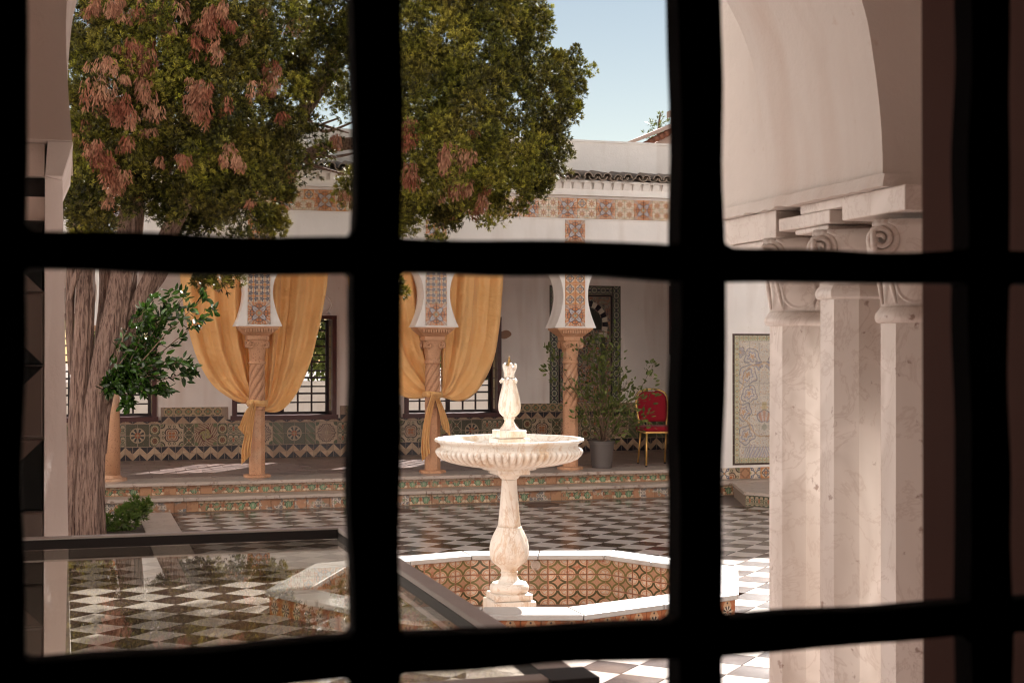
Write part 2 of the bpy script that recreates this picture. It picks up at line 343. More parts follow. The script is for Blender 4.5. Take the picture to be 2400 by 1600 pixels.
M['tile_white'] = material('pale_marble_paver', floor_col((.52, .455, .41), (.62, .55, .50)), floor_rough, bump=lambda: noise(24, 3), bstr=.06, bdist=.004)
M['tile_dark'] = material('dark_marble_paver', floor_col((.042, .022, .018), (.075, .044, .036)), floor_rough, bump=lambda: noise(24, 3), bstr=.06, bdist=.004)
M['bed'] = material('mortar', lambda: mix(noise(40, 3), (.14, .10, .08), (.22, .17, .14)), .9)
M['grout'] = material('pale_grout', lambda: mix(noise(30, 3), (.36, .28, .22), (.24, .17, .13)), .9)
M['gfloor'] = material('gallery_paver', lambda: scalec(mix(noise(9, 5, .7, stretch=(.35, 1.5, 1)), (.19, .13, .115), (.30, .22, .20)), .8+orand()*.35), .3, bump=lambda: noise(20, 4), bstr=.2, bdist=.004)
M['wood'] = material('dark_red_wood', lambda: mix(noise(20, 3, stretch=(1, 1, .1)), (.045, .008, .008), (.085, .018, .016)), .38)
M['lattice'] = material('dark_lattice_wood', (.018, .008, .008), .5)
M['earth'] = material('dark_soil', lambda: mix(noise(14, 4), (.035, .022, .014), (.075, .05, .035)), .95, bump=lambda: noise(30, 4), bstr=.8, bdist=.02)
M['rooftile'] = material('weathered_clay', lambda: scalec(mix(noise(8, 4), (.24, .18, .14), (.36, .29, .23)), .7+orand()*.5), .85, bump=lambda: noise(50, 4), bstr=.4, bdist=.005)
def silk():
    n = noise(300, 1, stretch=(1, 1, .05)); m = noise(2.5, 3); return mix(m, mix(n, (.92, .54, .20), (.95, .61, .26)), (.96, .65, .29))
M['silk'] = material('gold_satin', silk, .42, spec=.5, sheen=.25, bump=lambda: noise(7, 4, .6, dist=.6)+noise(2.2, 5, .65, dist=2.5, stretch=(1, 1, 1.6))*1.5, bstr=.7, bdist=.04, transl=.36)
M['gold'] = material('gold_lacquer', (.62, .36, .11), .28, metal=.6)
M['red'] = material('crimson_velvet', lambda: mix(gt(sin(noise(1, 0)*0+coord('Object')[0]*260)*sin(coord('Object')[2]*260), .5, .4), (.24, .006, .016), (.17, .004, .010)), .85, sheen=.08, spec=.2)
M['pot'] = material('grey_plastic', lambda: mix(noise(5, 3), (.085, .068, .062), (.12, .098, .09)), .5)
M['brass'] = material('aged_brass', lambda: mix(noise(60, 3), (.30, .19, .07), (.16, .09, .035)), .45, metal=.8)
M['alu'] = material('brushed_aluminium', lambda: mix(noise(30, 2), (.52, .48, .46), (.58, .54, .52)), .5, metal=.1)
M['gasket'] = material('black_gasket', (.012, .009, .009), .6)
M['bark'] = material('stringy_bark', lambda: mix(gt(noise(9, 5, .72, dist=.5, stretch=(7, 7, .55)), .47, .12), mix(noise(2.2, 2), (.12, .058, .042), (.08, .04, .03)), mix(noise(3, 2), (.40, .26, .20), (.28, .17, .13))), .9,
                     bump=lambda: noise(10, 6, .7, stretch=(5, 5, .45)), bstr=1.0, bdist=.07)
def attr(name):
    n = E.nt.nodes.new('ShaderNodeAttribute'); n.attribute_name = name; return E(n.outputs['Fac'])
M['green'] = material('cypress_foliage', lambda: mix(gt(noise(2.6, 3), .5, .3), mix(pw(attr('tone'), 3.2), (.006, .008, .002), (.38, .38, .035)), mix(pw(attr('tone'), 3.2), (.011, .009, .003), (.50, .42, .065))), .62, spec=.2, transl=.14)  # tones spread wide to imitate highlights on the tips and dark gaps
M['dead'] = material('dead_foliage', lambda: mix(attr('tone'), mix(gt(noise(3.2, 2), .5, .25), (.085, .022, .014), (.13, .055, .035)), mix(gt(noise(3.2, 2), .5, .25), (.20, .07, .04), (.33, .18, .11))), .85, spec=.1, transl=.12)
M['gloss_leaf'] = material('glossy_leaf', lambda: mix(attr('tone'), (.006, .013, .003), (.045, .105, .010)), .26, spec=.6, transl=.25)
M['pot_leaf'] = material('pale_leaf', lambda: mix(attr('tone'), (.045, .060, .012), (.17, .20, .045)), .5, spec=.4, transl=.25)
M['fern'] = material('fern_leaf', lambda: mix(attr('tone'), (.05, .085, .012), (.13, .20, .03)), .5, transl=.3)
M['twig'] = material('brown_twig', (.15, .09, .06), .8)
def fount_dirty(): return mix(attr('dirt_or_shade')*(.35+noise(6, 3)*.7), fount(), (.30, .19, .115))
M['fountain_fluted'] = material('fluted_veined_marble', fount_dirty, .38, bump=lambda: noise(26, 5, .65), bstr=.2, bdist=.006)
def pink_groove_shade(): return mix(attr('dirt_or_shade')*.75, pinkst(), (.24, .105, .055))  # grooves coloured darker, standing in for shade that the soft light lacks
M['pink_twist'] = material('grooved_sandstone', pink_groove_shade, .72, bump=lambda: noise(60, 5, .7), bstr=.4, bdist=.006)
def glass_mat():
    m = bpy.data.materials.new('clear_glass'); m.use_nodes = True; t = m.node_tree; t.nodes.clear(); E.nt = t
    o = t.nodes.new('ShaderNodeOutputMaterial'); g = t.nodes.new('ShaderNodeBsdfGlossy'); g.inputs['Roughness'].default_value = .012; g.inputs[0].default_value = (.95, .93, .90, 1)
    tr = t.nodes.new('ShaderNodeBsdfTransparent'); tr.inputs[0].default_value = (.93, .92, .88, 1)
    f = t.nodes.new('ShaderNodeFresnel'); f.inputs[0].default_value = 1.5; ms = t.nodes.new('ShaderNodeMixShader')
    k = op('MULTIPLY', E(f.outputs[0]), 1.5, clamp=True)
    t.links.new(k.v, ms.inputs[0]); t.links.new(tr.outputs[0], ms.inputs[1]); t.links.new(g.outputs[0], ms.inputs[2]); t.links.new(ms.outputs[0], o.inputs[0]); return m
M['glass'] = glass_mat()

# ------------------------------------------------------------------ mesh helpers
def link(name, me, mat=None, parent=None):
    o = bpy.data.objects.new(name, me); COL.objects.link(o)
    if mat is not None and len(me.materials) == 0: me.materials.append(mat)
    if parent: o.parent = parent
    return o
def tag(o, label=None, cat=None, group=None, kind=None):
    if label: o['label'] = label
    if cat: o['category'] = cat
    if group: o['group'] = group
    if kind: o['kind'] = kind
    return o
def empty(name, loc, rz=0):
    o = bpy.data.objects.new(name, None); COL.objects.link(o); o.location = loc; o.rotation_euler = (0, 0, rz); o.empty_display_size = .1
    return o
class MB:
    def __init__(s): s.v, s.f = [], []
    def add(s, vs, fs):
        n = len(s.v); s.v += [tuple(p) for p in vs]; s.f += [tuple(n+i for i in f) for f in fs]; return s
    def box(s, x0, y0, z0, x1, y1, z1, ch=0):
        if ch:
            b = bmesh.new(); bmesh.ops.create_cube(b, size=1)
            bmesh.ops.scale(b, vec=(x1-x0, y1-y0, z1-z0), verts=b.verts); bmesh.ops.translate(b, vec=((x0+x1)/2, (y0+y1)/2, (z0+z1)/2), verts=b.verts)
            bmesh.ops.bevel(b, geom=b.edges[:], offset=ch, segments=2, affect='EDGES', profile=.5)
            b.verts.index_update(); s.add([v.co for v in b.verts], [[v.index for v in f.verts] for f in b.faces]); b.free(); return s
        return s.add([(x0, y0, z0), (x1, y0, z0), (x1, y1, z0), (x0, y1, z0), (x0, y0, z1), (x1, y0, z1), (x1, y1, z1), (x0, y1, z1)],
                     [(0, 3, 2, 1), (4, 5, 6, 7), (0, 1, 5, 4), (1, 2, 6, 5), (2, 3, 7, 6), (3, 0, 4, 7)])
    def prism(s, pts, y0, y1):         # outline in X,Z extruded along Y (front faces -Y)
        n = len(pts); v = [(x, y0, z) for x, z in pts]+[(x, y1, z) for x, z in pts]
        area = sum(pts[i][0]*pts[(i+1) % n][1]-pts[(i+1) % n][0]*pts[i][1] for i in range(n))
        idx = list(range(n)) if area > 0 else list(range(n))[::-1]
        f = [tuple(idx), tuple(i+n for i in idx[::-1])]
        for k in range(n):
            a, b = idx[k], idx[(k+1) % n]; f.append((b, a, a+n, b+n))
        return s.add(v, f)
    def prismz(s, pts, z0, z1):        # outline in X,Y extruded along Z
        n = len(pts); area = sum(pts[i][0]*pts[(i+1) % n][1]-pts[(i+1) % n][0]*pts[i][1] for i in range(n))
        if area < 0: pts = pts[::-1]
        v = [(x, y, z0) for x, y in pts]+[(x, y, z1) for x, y in pts]
        f = [tuple(range(n))[::-1], tuple(range(n, 2*n))]
        for k in range(n): b = (k+1) % n; f.append((k, b, b+n, k+n))
        return s.add(v, f)
    def lathe(s, prof, n=32, cx=0, cy=0, mod=None, phase=0, caps=True):
        rows = len(prof); v = []
        for j, (r, z) in enumerate(prof):
            for i in range(n):
                a = 2*math.pi*i/n+phase; rr = r*(mod(a, z, j) if mod else 1); v.append((cx+rr*math.cos(a), cy+rr*math.sin(a), z))
        f = [(j*n+i, j*n+(i+1) % n, (j+1)*n+(i+1) % n, (j+1)*n+i) for j in range(rows-1) for i in range(n)]
        if caps: f += [tuple(range(n))[::-1], tuple((rows-1)*n+i for i in range(n))]
        return s.add(v, f)
    def tube(s, pts, rad, n=8, mod=None, cap=True):
        pts = [Vector(p) for p in pts]; m = len(pts); v = []; rs = rad if isinstance(rad, (list, tuple)) else [rad]*m
        t0 = (pts[1]-pts[0]).normalized(); up = Vector((0, 0, 1)) if abs(t0.z) < .9 else Vector((0, 1, 0)); a = t0.cross(up).normalized()
        for j in range(m):
            t = (pts[min(j+1, m-1)]-pts[max(j-1, 0)]).normalized(); a = (a-t*a.dot(t)).normalized(); b = t.cross(a)
            for i in range(n):
                th = 2*math.pi*i/n; r = rs[j]*(mod(th, j) if mod else 1); v.append(pts[j]+a*(r*math.cos(th))+b*(r*math.sin(th)))
        f = [(j*n+i, j*n+(i+1) % n, (j+1)*n+(i+1) % n, (j+1)*n+i) for j in range(m-1) for i in range(n)]
        if cap: f += [tuple(range(n))[::-1], tuple((m-1)*n+i for i in range(n))]
        return s.add(v, f)
    def mesh(s, name, smooth=False, auto=None):
        me = bpy.data.meshes.new(name); me.from_pydata(s.v, [], s.f); me.update()
        if smooth: me.polygons.foreach_set('use_smooth', [True]*len(me.polygons))
        if auto is not None:
            me.polygons.foreach_set('use_smooth', [True]*len(me.polygons)); me.set_sharp_from_angle(angle=R(auto))
        return me
    def build(s, name, mat, parent=None, smooth=False, auto=None):
        return link(name, s.mesh(name, smooth, auto), mat, parent)
_tm = {}
def tile_mesh(w_, h_, t_, mat, key='', uvbox=None):
    """tile in the X,Z plane, front at y=0 (facing -Y), centred, uv 0..1 on its front; slightly domed edge"""
    k = (round(w_, 4), round(h_, 4), round(t_, 4), mat.name, key, uvbox)
    if k in _tm: return _tm[k]
    a, b, e = w_/2, h_/2, min(w_, h_)*.03
    v = [(-a, e, -b), (a, e, -b), (a, e, b), (-a, e, b), (-a+e, 0, -b+e), (a-e, 0, -b+e), (a-e, 0, b-e), (-a+e, 0, b-e), (-a, t_, -b), (a, t_, -b), (a, t_, b), (-a, t_, b)]
    f = [(4, 5, 6, 7), (0, 1, 5, 4), (1, 2, 6, 5), (2, 3, 7, 6), (3, 0, 4, 7), (8, 9, 1, 0), (9, 10, 2, 1), (10, 11, 3, 2), (11, 8, 0, 3)]
    me = bpy.data.meshes.new('tile'); me.from_pydata(v, [], f); uv = me.uv_layers.new(name='UVMap')
    u0, v0, u1, v1 = uvbox or (0, 0, 1, 1)
    for l in me.loops:
        p = v[l.vertex_index]; uv.data[l.index].uv = (u0+(p[0]/w_+.5)*(u1-u0), v0+(p[2]/h_+.5)*(v1-v0))
    me.materials.append(mat); _tm[k] = me; return me
def put(name, me, loc, rz=0, roll=0, parent=None, jit=.0015):
    """roll turns the tile about its own facing axis (quarter turns), rz turns the facing direction"""
    o = bpy.data.objects.new(name, me); COL.objects.link(o)
    m = Matrix.Rotation(rz, 4, 'Z') @ Matrix.Rotation(roll, 4, 'Y')
    m = m @ Matrix.Rotation(random.gauss(0, .006), 4, 'X') @ Matrix.Rotation(random.gauss(0, .006), 4, 'Z')
    q = m.to_euler(); o.rotation_euler = q
    n = Vector((math.sin(rz), -math.cos(rz), 0))
    o.location = Vector(loc)+n*random.uniform(-jit, jit)
    if parent: o.parent = parent
    return o

_link0 = link
def par(o, p):
    o.parent = p
    if p.parent is None: o.matrix_parent_inverse = p.matrix_basis.inverted()
def link(name, me, mat=None, parent=None):
    o = _link0(name, me, mat)
    if parent: par(o, parent)
    return o
def put(name, me, loc, rz=0, roll=0, parent=None, jit=.0015, tilt=.006):
    o = bpy.data.objects.new(name, me); COL.objects.link(o)
    m = Matrix.Rotation(rz, 4, 'Z') @ Matrix.Rotation(roll, 4, 'Y') @ Matrix.Rotation(random.gauss(0, tilt), 4, 'X') @ Matrix.Rotation(random.gauss(0, tilt), 4, 'Z')
    o.rotation_euler = m.to_euler(); n = Vector((math.sin(rz), -math.cos(rz), 0))
    o.location = Vector(loc)+n*random.uniform(-jit, jit)
    if parent: par(o, parent)
    return o
def clone(root, loc, rz=0, **props):
    def cp(o, p):
        c = o.copy(); COL.objects.link(c)
        if p is not None: c.parent = p; c.matrix_parent_inverse = o.matrix_parent_inverse.copy()
        for ch in [x for x in bpy.data.objects if x.parent == o]: cp(ch, c)
        return c
    kids = {}
    c = cp(root, None); c.location = loc; c.rotation_euler = (0, 0, rz)
    for k, v in props.items(): c[k] = v
    return c

# ================================================================== GROUND AND COURTYARD
PC = (2.88, 9.40)                                   # centre of the pool
POOL = [(1.72, .02), (1.19, 1.10), (.02, 1.42), (-1.19, 1.10), (-1.70, 0), (-1.19, -1.08), (0, -1.44), (1.20, -1.05)]
POOL = [(PC[0]+x, PC[1]+y) for x, y in POOL]
def scaled(poly, d):                                 # inward offset of the pool outline
    n = len(poly); out = []
    for i in range(n):
        p, a, b = Vector(poly[i]), Vector(poly[i-1]), Vector(poly[(i+1) % n])
        e1, e2 = (p-a).normalized(), (b-p).normalized(); n1, n2 = Vector((-e1.y, e1.x)), Vector((-e2.y, e2.x)); m = (n1+n2).normalized()
        out.append(tuple(p+m*(d/max(.3, m.dot(n1)))))
    return out
inner = scaled(POOL, .17)
POOL_Z = -.24
g = MB()
B_ = 250
hole = scaled(POOL, .06)
i0, i4 = 0, 4
g.add([(x, y, -.022) for x, y in [(B_, -B_), (B_, hole[0][1])]+[hole[k] for k in (0, 7, 6, 5, 4)]+[(-B_, hole[4][1]), (-B_, -B_)]], [tuple(range(9))[::-1]])
g.add([(x, y, -.022) for x, y in [(B_, hole[0][1]), (B_, B_), (-B_, B_), (-B_, hole[4][1])]+[hole[k] for k in (4, 3, 2, 1, 0)]], [tuple(range(9))])
tag(g.build('ground', M['bed']), kind='structure')

def inpoly(x, y, poly):
    c = False; n = len(poly)
    for i in range(n):
        (x1, y1), (x2, y2) = poly[i], poly[(i+1) % n]
        if (y1 > y) != (y2 > y) and x < (x2-x1)*(y-y1)/(y2-y1)+x1: c = not c
    return c
court = empty('courtyard_floor', (2, 11, 0)); court['kind'] = 'structure'
TS = .25; O0 = Vector((4.181, 12.021)); a_ = Vector((.70711, .70711)); b_ = Vector((.70711, -.70711))
me_t = {}
for k, m_ in ((0, M['tile_white']), (1, M['tile_dark'])):
    h = TS/2-.0016; b = MB(); e = .0018
    vs = [(-h+e, -h+e, 0), (h-e, -h+e, 0), (h-e, h-e, 0), (-h+e, h-e, 0), (-h, -h, -.003), (h, -h, -.003), (h, h, -.003), (-h, h, -.003), (-h, -h, -.02), (h, -h, -.02), (h, h, -.02), (-h, h, -.02)]
    b.add(vs, [(0, 1, 2, 3), (4, 5, 1, 0), (5, 6, 2, 1), (6, 7, 3, 2), (7, 4, 0, 3), (8, 9, 5, 4), (9, 10, 6, 5), (10, 11, 7, 6), (11, 8, 4, 7)])
    me_t[k] = (b.mesh('tile'), m_); me_t[k][0].materials.append(m_)
cells = []
hole2 = scaled(POOL, .10)
for i in range(-60, 40):
    for j in range(-60, 60):
        p = O0+a_*(TS*(i+.5))+b_*(TS*(j+.5))
        if not (-5.5 < p.x < 9.0 and 5.05 < p.y < 15.50) or inpoly(p.x, p.y, hole2): continue
        if p.x < .97 and 12.1 < p.y < 15.4 and p.x > -2.6: continue      # tree bed
        if p.x > 7.0 and p.y > 13.9 and (p.x-7.0)*.5 > 14.9-p.y-.4: continue
        zc = p.x*_s+p.y*_c; xc = p.x*_c-p.y*_s; px = 1200+FPX*xc/zc; py = HY+FPX*EYE/zc
        vis = -20 < px < 1830 and py < 1640
        if vis and (840 < px < 915 or 1585 < px < 1665): vis = False
        if vis and 60 < px < 800 and py > 1250: vis = vis and px > 165
        cells.append(((0 if vis else 1, zc), p, (i+j) % 2))
cells.sort(key=lambda c: c[0])
far = {0: MB(), 1: MB()}
for n, (_, p, d) in enumerate(cells):
    me, m_ = me_t[d]
    rot = math.pi/4+random.choice((0, 1, 2, 3))*math.pi/2+random.gauss(0, .002); dz = random.gauss(0, .0006)
    if n < 300:
        o = bpy.data.objects.new('tile', me); COL.objects.link(o); o.location = (p.x, p.y, dz); o.rotation_euler = (random.gauss(0, .0012), random.gauss(0, .0012), rot); par(o, court)
    else:
        mt = Matrix.Translation((p.x, p.y, dz)) @ Matrix.Rotation(rot, 4, 'Z'); mt = mt @ Matrix.Rotation(random.gauss(0, .0012), 4, 'X')
        far[d].add([mt @ v.co for v in me.vertices], [tuple(q.vertices) for q in me.polygons])
far[0].build('pale_tiles', M['tile_white'], court)['kind'] = 'stuff'; far[1].build('dark_tiles', M['tile_dark'], court)['kind'] = 'stuff'
# drain lids near the step
for (x, y), lb in (((3.30, 15.05), 'round iron drain lid in the checkered floor left of the fountain'), ((5.0, 15.2), 'round iron drain lid in the checkered floor right of the fountain')):
    dl = MB().lathe([(.20, .0005), (.20, .006), (.18, .008), (.17, .004), (.0, .005)], 28, caps=False).build('drain_lid', material('drain_iron', (.12, .07, .05), .45, metal=.5), smooth=False)
    dl.location = (x, y, 0); tag(dl, lb, 'drain lid')

# tree bed: soil with a grey stone border
bed = MB(); bed.prismz([(-2.4, 12.35), (.62, 12.35), (.62, 14.6), (.10, 15.1), (-2.4, 15.1)], -.018, .012)
tag(bed.build('tree_bed', M['earth']), kind='structure')
kb = MB(); kb.prismz([(.6205, 12.1), (.94, 12.1), (.94, 13.9), (.6205, 13.9)], -.015, .035).prismz([(.6205, 13.905), (.94, 13.905), (.94, 15.36), (-.16, 15.36), (.10, 15.105), (.6205, 14.605)], -.015, .034).prismz([(-2.4, 15.105), (.095, 15.105), (-.165, 15.36), (-2.4, 15.36)], -.015, .035)
tag(kb.build('bed_kerb', M['marble_edge']), kind='structure')

# ================================================================== POOL AND FOUNTAIN
pool = empty('fountain_pool', (PC[0], PC[1], 0))
tag(pool, 'sunken eight sided pool with white marble coping and patterned tile lining round the fountain', 'pool')
wall_o, wall_i = scaled(POOL, .035), scaled(POOL, .225)
b = MB(); n = 8
for poly, z0, z1, flip in ((wall_o, -.02, .115, 0), (wall_i, POOL_Z-.1, .115, 1)):
    for i in range(n):
        p, q = poly[i], poly[(i+1) % n]; f = (0, 1, 2, 3) if not flip else (3, 2, 1, 0)
        b.add([(*p, z0), (*q, z0), (*q, z1), (*p, z1)], [f])
b.build('pool_wall', M['grout'], pool)
MB().prismz(scaled(POOL, .2), POOL_Z-.08, POOL_Z).build('pool_bottom', material('pool_floor_stone', lambda: mix(noise(8, 4), (.30, .20, .15), (.40, .29, .22)), .5), pool)
cop_o, cop_i = POOL, scaled(POOL, .27)
for i in range(n):
    j = (i+1) % n
    def lerp(a, b, t): return (a[0]+(b[0]-a[0])*t, a[1]+(b[1]-a[1])*t)
    for t0, t1 in ((.003, .497), (.503, .997)):
        c = MB().prismz([lerp(cop_o[i], cop_o[j], t0), lerp(cop_o[i], cop_o[j], t1), lerp(cop_i[i], cop_i[j], t1), lerp(cop_i[i], cop_i[j], t0)], .115, .15)
        o = c.build('coping_slab', M['marble_white'], pool); bv = o.modifiers.new('b', 'BEVEL'); bv.width = .006; bv.segments = 2
for i in range(n):
    j = (i+1) % n
    for poly, rows, ts, key, sgn, top in ((wall_i, 3, .117, 'astroid', 1, .114), (wall_o, 1, .124, 'daisy', -1, .114)):
        p, q = Vector(poly[i]), Vector(poly[j]); L = (q-p).length; e = (q-p)/L; cnt = max(1, round(L/(.143 if key == 'astroid' else .124))); w_ = L/cnt; nn = Vector((-e.y, e.x))*sgn
        rz = math.atan2(nn.x, -nn.y); hh = ts if key == 'astroid' else .128
        for r_ in range(rows):
            for k in range(cnt):
                c = p+e*(w_*(k+.5)); me = tile_mesh(w_-.003, hh-.003, .012, T[key])
                put('tile', me, (c.x+nn.x*.012, c.y+nn.y*.012, top-hh*(r_+.5)), rz=rz, parent=pool, roll=0)
ov = MB().lathe([(.0, .002), (.034, .002), (.038, .006), (.038, .012), (.028, .013), (.026, .006), (.0, .006)], 20, caps=False)
for k in range(7):
    a = k*math.tau/6; rr = 0 if k == 6 else .016
    ov.lathe([(.005, .006), (.005, .0135)], 8, cx=rr*math.cos(a), cy=rr*math.sin(a))
o = ov.build('overflow_grate', M['marble_edge'], pool); po, qo = Vector(wall_i[1]), Vector(wall_i[2]); eo = (qo-po).normalized(); no = Vector((-eo.y, eo.x)); co = po.lerp(qo, .52)+no*.010
o.rotation_euler = (R(90), 0, math.atan2(no.x, -no.y)); o.location = (co.x, co.y, .07)

FX, FY = 2.86, 9.42; SCF = 9.84/FPX
ft = empty('marble_fountain', (FX, FY, POOL_Z)); tag(ft, 'cream marble fountain with baluster stem and fluted basin and finial inside the pool', 'fountain')
FM = M['fountain']
def fz(y): return EYE-(y-HY)*SCF                      # heights read at the fountain's distance
def fr(w_): return w_*SCF/2
b = MB().box(FX-.15, FY-.15, POOL_Z, FX+.15, FY+.15, .005, .01).box(FX-.132, FY-.132, .006, FX+.132, FY+.132, fz(1386), .012)
b.lathe([(.20, POOL_Z), (.19, POOL_Z+.06), (.16, POOL_Z+.10)], 4, FX, FY, phase=R(45)); b.build('plinth', FM, ft, auto=35)
def leafmod(a, z, j): return 1
prof = [(84, 1387), (92, 1380), (93, 1374), (88, 1368), (82, 1366), (80, 1363), (66, 1362), (54, 1360), (46, 1355), (39, 1349), (37, 1344), (40, 1342), (41, 1339), (38, 1337)]
MB().lathe([(fr(w_), fz(y)) for w_, y in prof], 48, FX, FY).build('base_moulding', FM, ft, smooth=True)
st = [(37, 1338), (40, 1331), (52, 1325), (70, 1318), (81, 1311), (87.5, 1303), (90.5, 1293), (90, 1283), (86, 1271), (79, 1258), (70, 1247), (62, 1239), (57, 1233)]
st2 = []
for i in range(len(st)-1):
    for t in (0, .33, .66): st2.append((st[i][0]*(1-t)+st[i+1][0]*t, st[i][1]*(1-t)+st[i+1][1]*t))
st2.append(st[-1])
def leaves(a, z, j):                                # carved acanthus leaves climbing the bulb
    t = max(0, min(1, (z-fz(1338))/(fz(1233)-fz(1338)))); v = math.cos(a*6+.3); return 1+(.075*max(0, v)**.6-.025)*math.sin(math.pi*min(1, max(0.02, t*.93)))**.5+.016*math.sin(a*18+z*40)*math.sin(math.pi*t)
MB().lathe([(fr(w_), fz(y)) for w_, y in st2], 96, FX, FY, mod=leaves).build('stem_bulb', FM, ft, smooth=True)
MB().lathe([(fr(w_), fz(y)) for w_, y in ((56, 1236), (52, 1224), (48, 1205), (44.5, 1185), (41, 1165), (38, 1145), (35.5, 1128), (35, 1121))], 48, FX, FY).build('stem_neck', FM, ft, smooth=True)
MB().lathe([(fr(w_), fz(y)) for w_, y in ((35, 1122), (40, 1121), (44, 1119), (47, 1116), (56, 1113), (58, 1110), (58, 1107))], 40, FX, FY).build('necking', FM, ft, smooth=True)
hw = fr(79); MB().box(FX-hw, FY-hw, fz(1110), FX+hw, FY+hw, fz(1096), .006).build('abacus', FM, ft)
def flutes(a, z, j):
    return 1+ (FL[j] if j < len(FL) else 0)*(abs(math.sin(a*32))**.6-.6)
bp = [(80, 1097), (126, 1095), (127, 1091), (150, 1090), (190, 1087), (240, 1083), (285, 1077), (315, 1071), (333, 1063), (341, 1056), (342, 1051), (336, 1046.5), (326, 1044.5), (321, 1041), (323, 1037), (331, 1033), (341, 1031), (348, 1029.5), (351, 1027), (350, 1024), (344, 1022.8), (334, 1023.3), (328, 1027), (318, 1034), (290, 1043), (230, 1050), (120, 1056), (2, 1058)]
off = 3.5
FL = [0, 0, 0, 0, 0, .02, .03, .034, .034, .034, .03, .012]
MB().lathe([(fr(w_), fz(y+off)) for w_, y in bp], 640, FX, FY, mod=flutes).build('basin', M['fountain_fluted'], ft, smooth=True)
bo = bpy.data.objects['basin'].data; at_ = bo.attributes.new('dirt_or_shade', 'FLOAT', 'POINT')
at_.data.foreach_set('value', [(1-abs(math.sin(2*math.pi*(i % 640)/640*32))**.8)*(1.0 if 5 <= i//640 <= 11 else 0)*(1-abs(i//640-8)/5) for i in range(len(bo.vertices))])
hw = fr(68); hb = fr(78)
b = MB().box(FX-hb, FY-hb, fz(1058), FX+hb, FY+hb, fz(1026), .005).box(FX-hw*.96, FY-hw*.96, fz(1024.9), FX+hw*.96, FY+hw*.96, fz(1007), .006)
b.lathe([(fr(w_), fz(y)) for w_, y in ((60, 1026), (46, 1024), (46, 1007))], 4, FX, FY, phase=R(45)).build('upper_plinth', FM, ft, auto=35)
up = [(48, 1007), (44, 1004), (32, 997), (25, 990), (22, 985), (25, 982), (29, 980), (24, 978), (34, 974), (46, 968), (51, 960), (51.5, 950), (49, 940), (44, 926), (37, 912), (31, 900), (27, 890), (24, 884)]
up2 = []
for i in range(len(up)-1):
    for t in (0, .5): up2.append((up[i][0]*(1-t)+up[i+1][0]*t, up[i][1]*(1-t)+up[i+1][1]*t))
def leaves2(a, z, j):
    t = max(0, min(1, (z-fz(978))/(fz(884)-fz(978)))); return 1+(.09*max(0, math.cos(a*5+.6))**.7-.03)*math.sin(math.pi*t)**.5+.02*math.sin(a*15)*math.sin(math.pi*t) if t > 0 else 1
MB().lathe([(fr(w_), fz(y)) for w_, y in up2], 80, FX, FY, mod=leaves2).build('upper_bulb', FM, ft, smooth=True)
b = MB().lathe([(fr(w_), fz(y)) for w_, y in ((24, 885), (22, 878), (25, 870), (26, 862), (20, 858), (8, 857))], 40, FX, FY, mod=lambda a, z, j: 1+.12*math.cos(a*5))
for k in range(5):
    a = k*math.tau/5+.3; rr = fr(36)
    pts = [(FX+rr*q*math.cos(a), FY+rr*q*math.sin(a), fz(y)) for q, y in ((.45, 897), (.75, 894), (1.0, 890), (1.12, 893), (1.05, 898))]
    b.tube(pts, [.008, .012, .013, .011, .006], 8)
    rr = fr(28); a += .6
    b.tube([(FX+rr*q*math.cos(a), FY+rr*q*math.sin(a), fz(y)) for q, y in ((.5, 880), (.8, 868), (1.0, 860), (1.05, 854), (.8, 852))], [.010, .012, .012, .010, .006], 8)
b.build('carved_crown', FM, ft, smooth=True)
MB().lathe([(fr(w_), fz(y)) for w_, y in ((12, 860), (13, 854), (9, 851), (7, 848), (8, 845), (5, 842), (4, 838), (4.5, 836), (1, 835))], 16, FX, FY).build('nozzle', M['brass'], ft, smooth=True)

# ================================================================== FAR GALLERY: steps, floor, walls
PX = [-1.40, .36, 1.945, 3.995, 5.705]               # column positions
steps = empty('gallery_steps', (4, 15.7, 0)); steps['kind'] = 'structure'
MB().box(-4, 15.59, -.02, 9.6, 16.2, .120).box(-4, 15.87, .121, 9.6, 19.5, .262).build('step_core', M['bed'], steps)
x = -2.0
while x < 9.5:                                       # marble treads
    L1 = random.uniform(.9, 1.7)
    o = MB().box(x+.002, 15.535, .123, x+L1-.002, 15.88, .163).build('tread_slab', M['marble_edge'], steps); o.modifiers.new('b', 'BEVEL').width = .005
    x += L1
x = -2.3
while x < 7.2:
    L1 = min(random.uniform(1.0, 2.0), 7.22-x); L1 = max(L1, .4)
    o = MB().box(x+.002, 15.80, .265, x+L1-.002, 16.42, .305).build('edge_slab', M['marble_edge'], steps); o.modifiers.new('b', 'BEVEL').width = .005
    x += L1
tw = .1285
k = 0; x = -1.0
while x < 9.2:
    put('riser_tile', tile_mesh(tw-.003, .120, .010, T['tulip']), (x, 15.58, .062), parent=steps) if random.random() < .60 else put('riser_tile', tile_mesh(tw-.003, .120, .010, T['bluegrey']), (x, 15.58, .062), parent=steps)
    if x < 7.2: put('riser_tile', tile_mesh(tw-.003, .100, .010, T['tulip'], key='b'), (x+.04, 15.86, .214), parent=steps)
    x += tw
gf = empty('gallery_floor', (3, 17, .3)); gf['kind'] = 'structure'
MB().box(-3, 16.42, .262, 9.6, 19.12, .296).build('floor_bed', M['bed'], gf)
pavers = {}
y = 16.425; r_ = 0
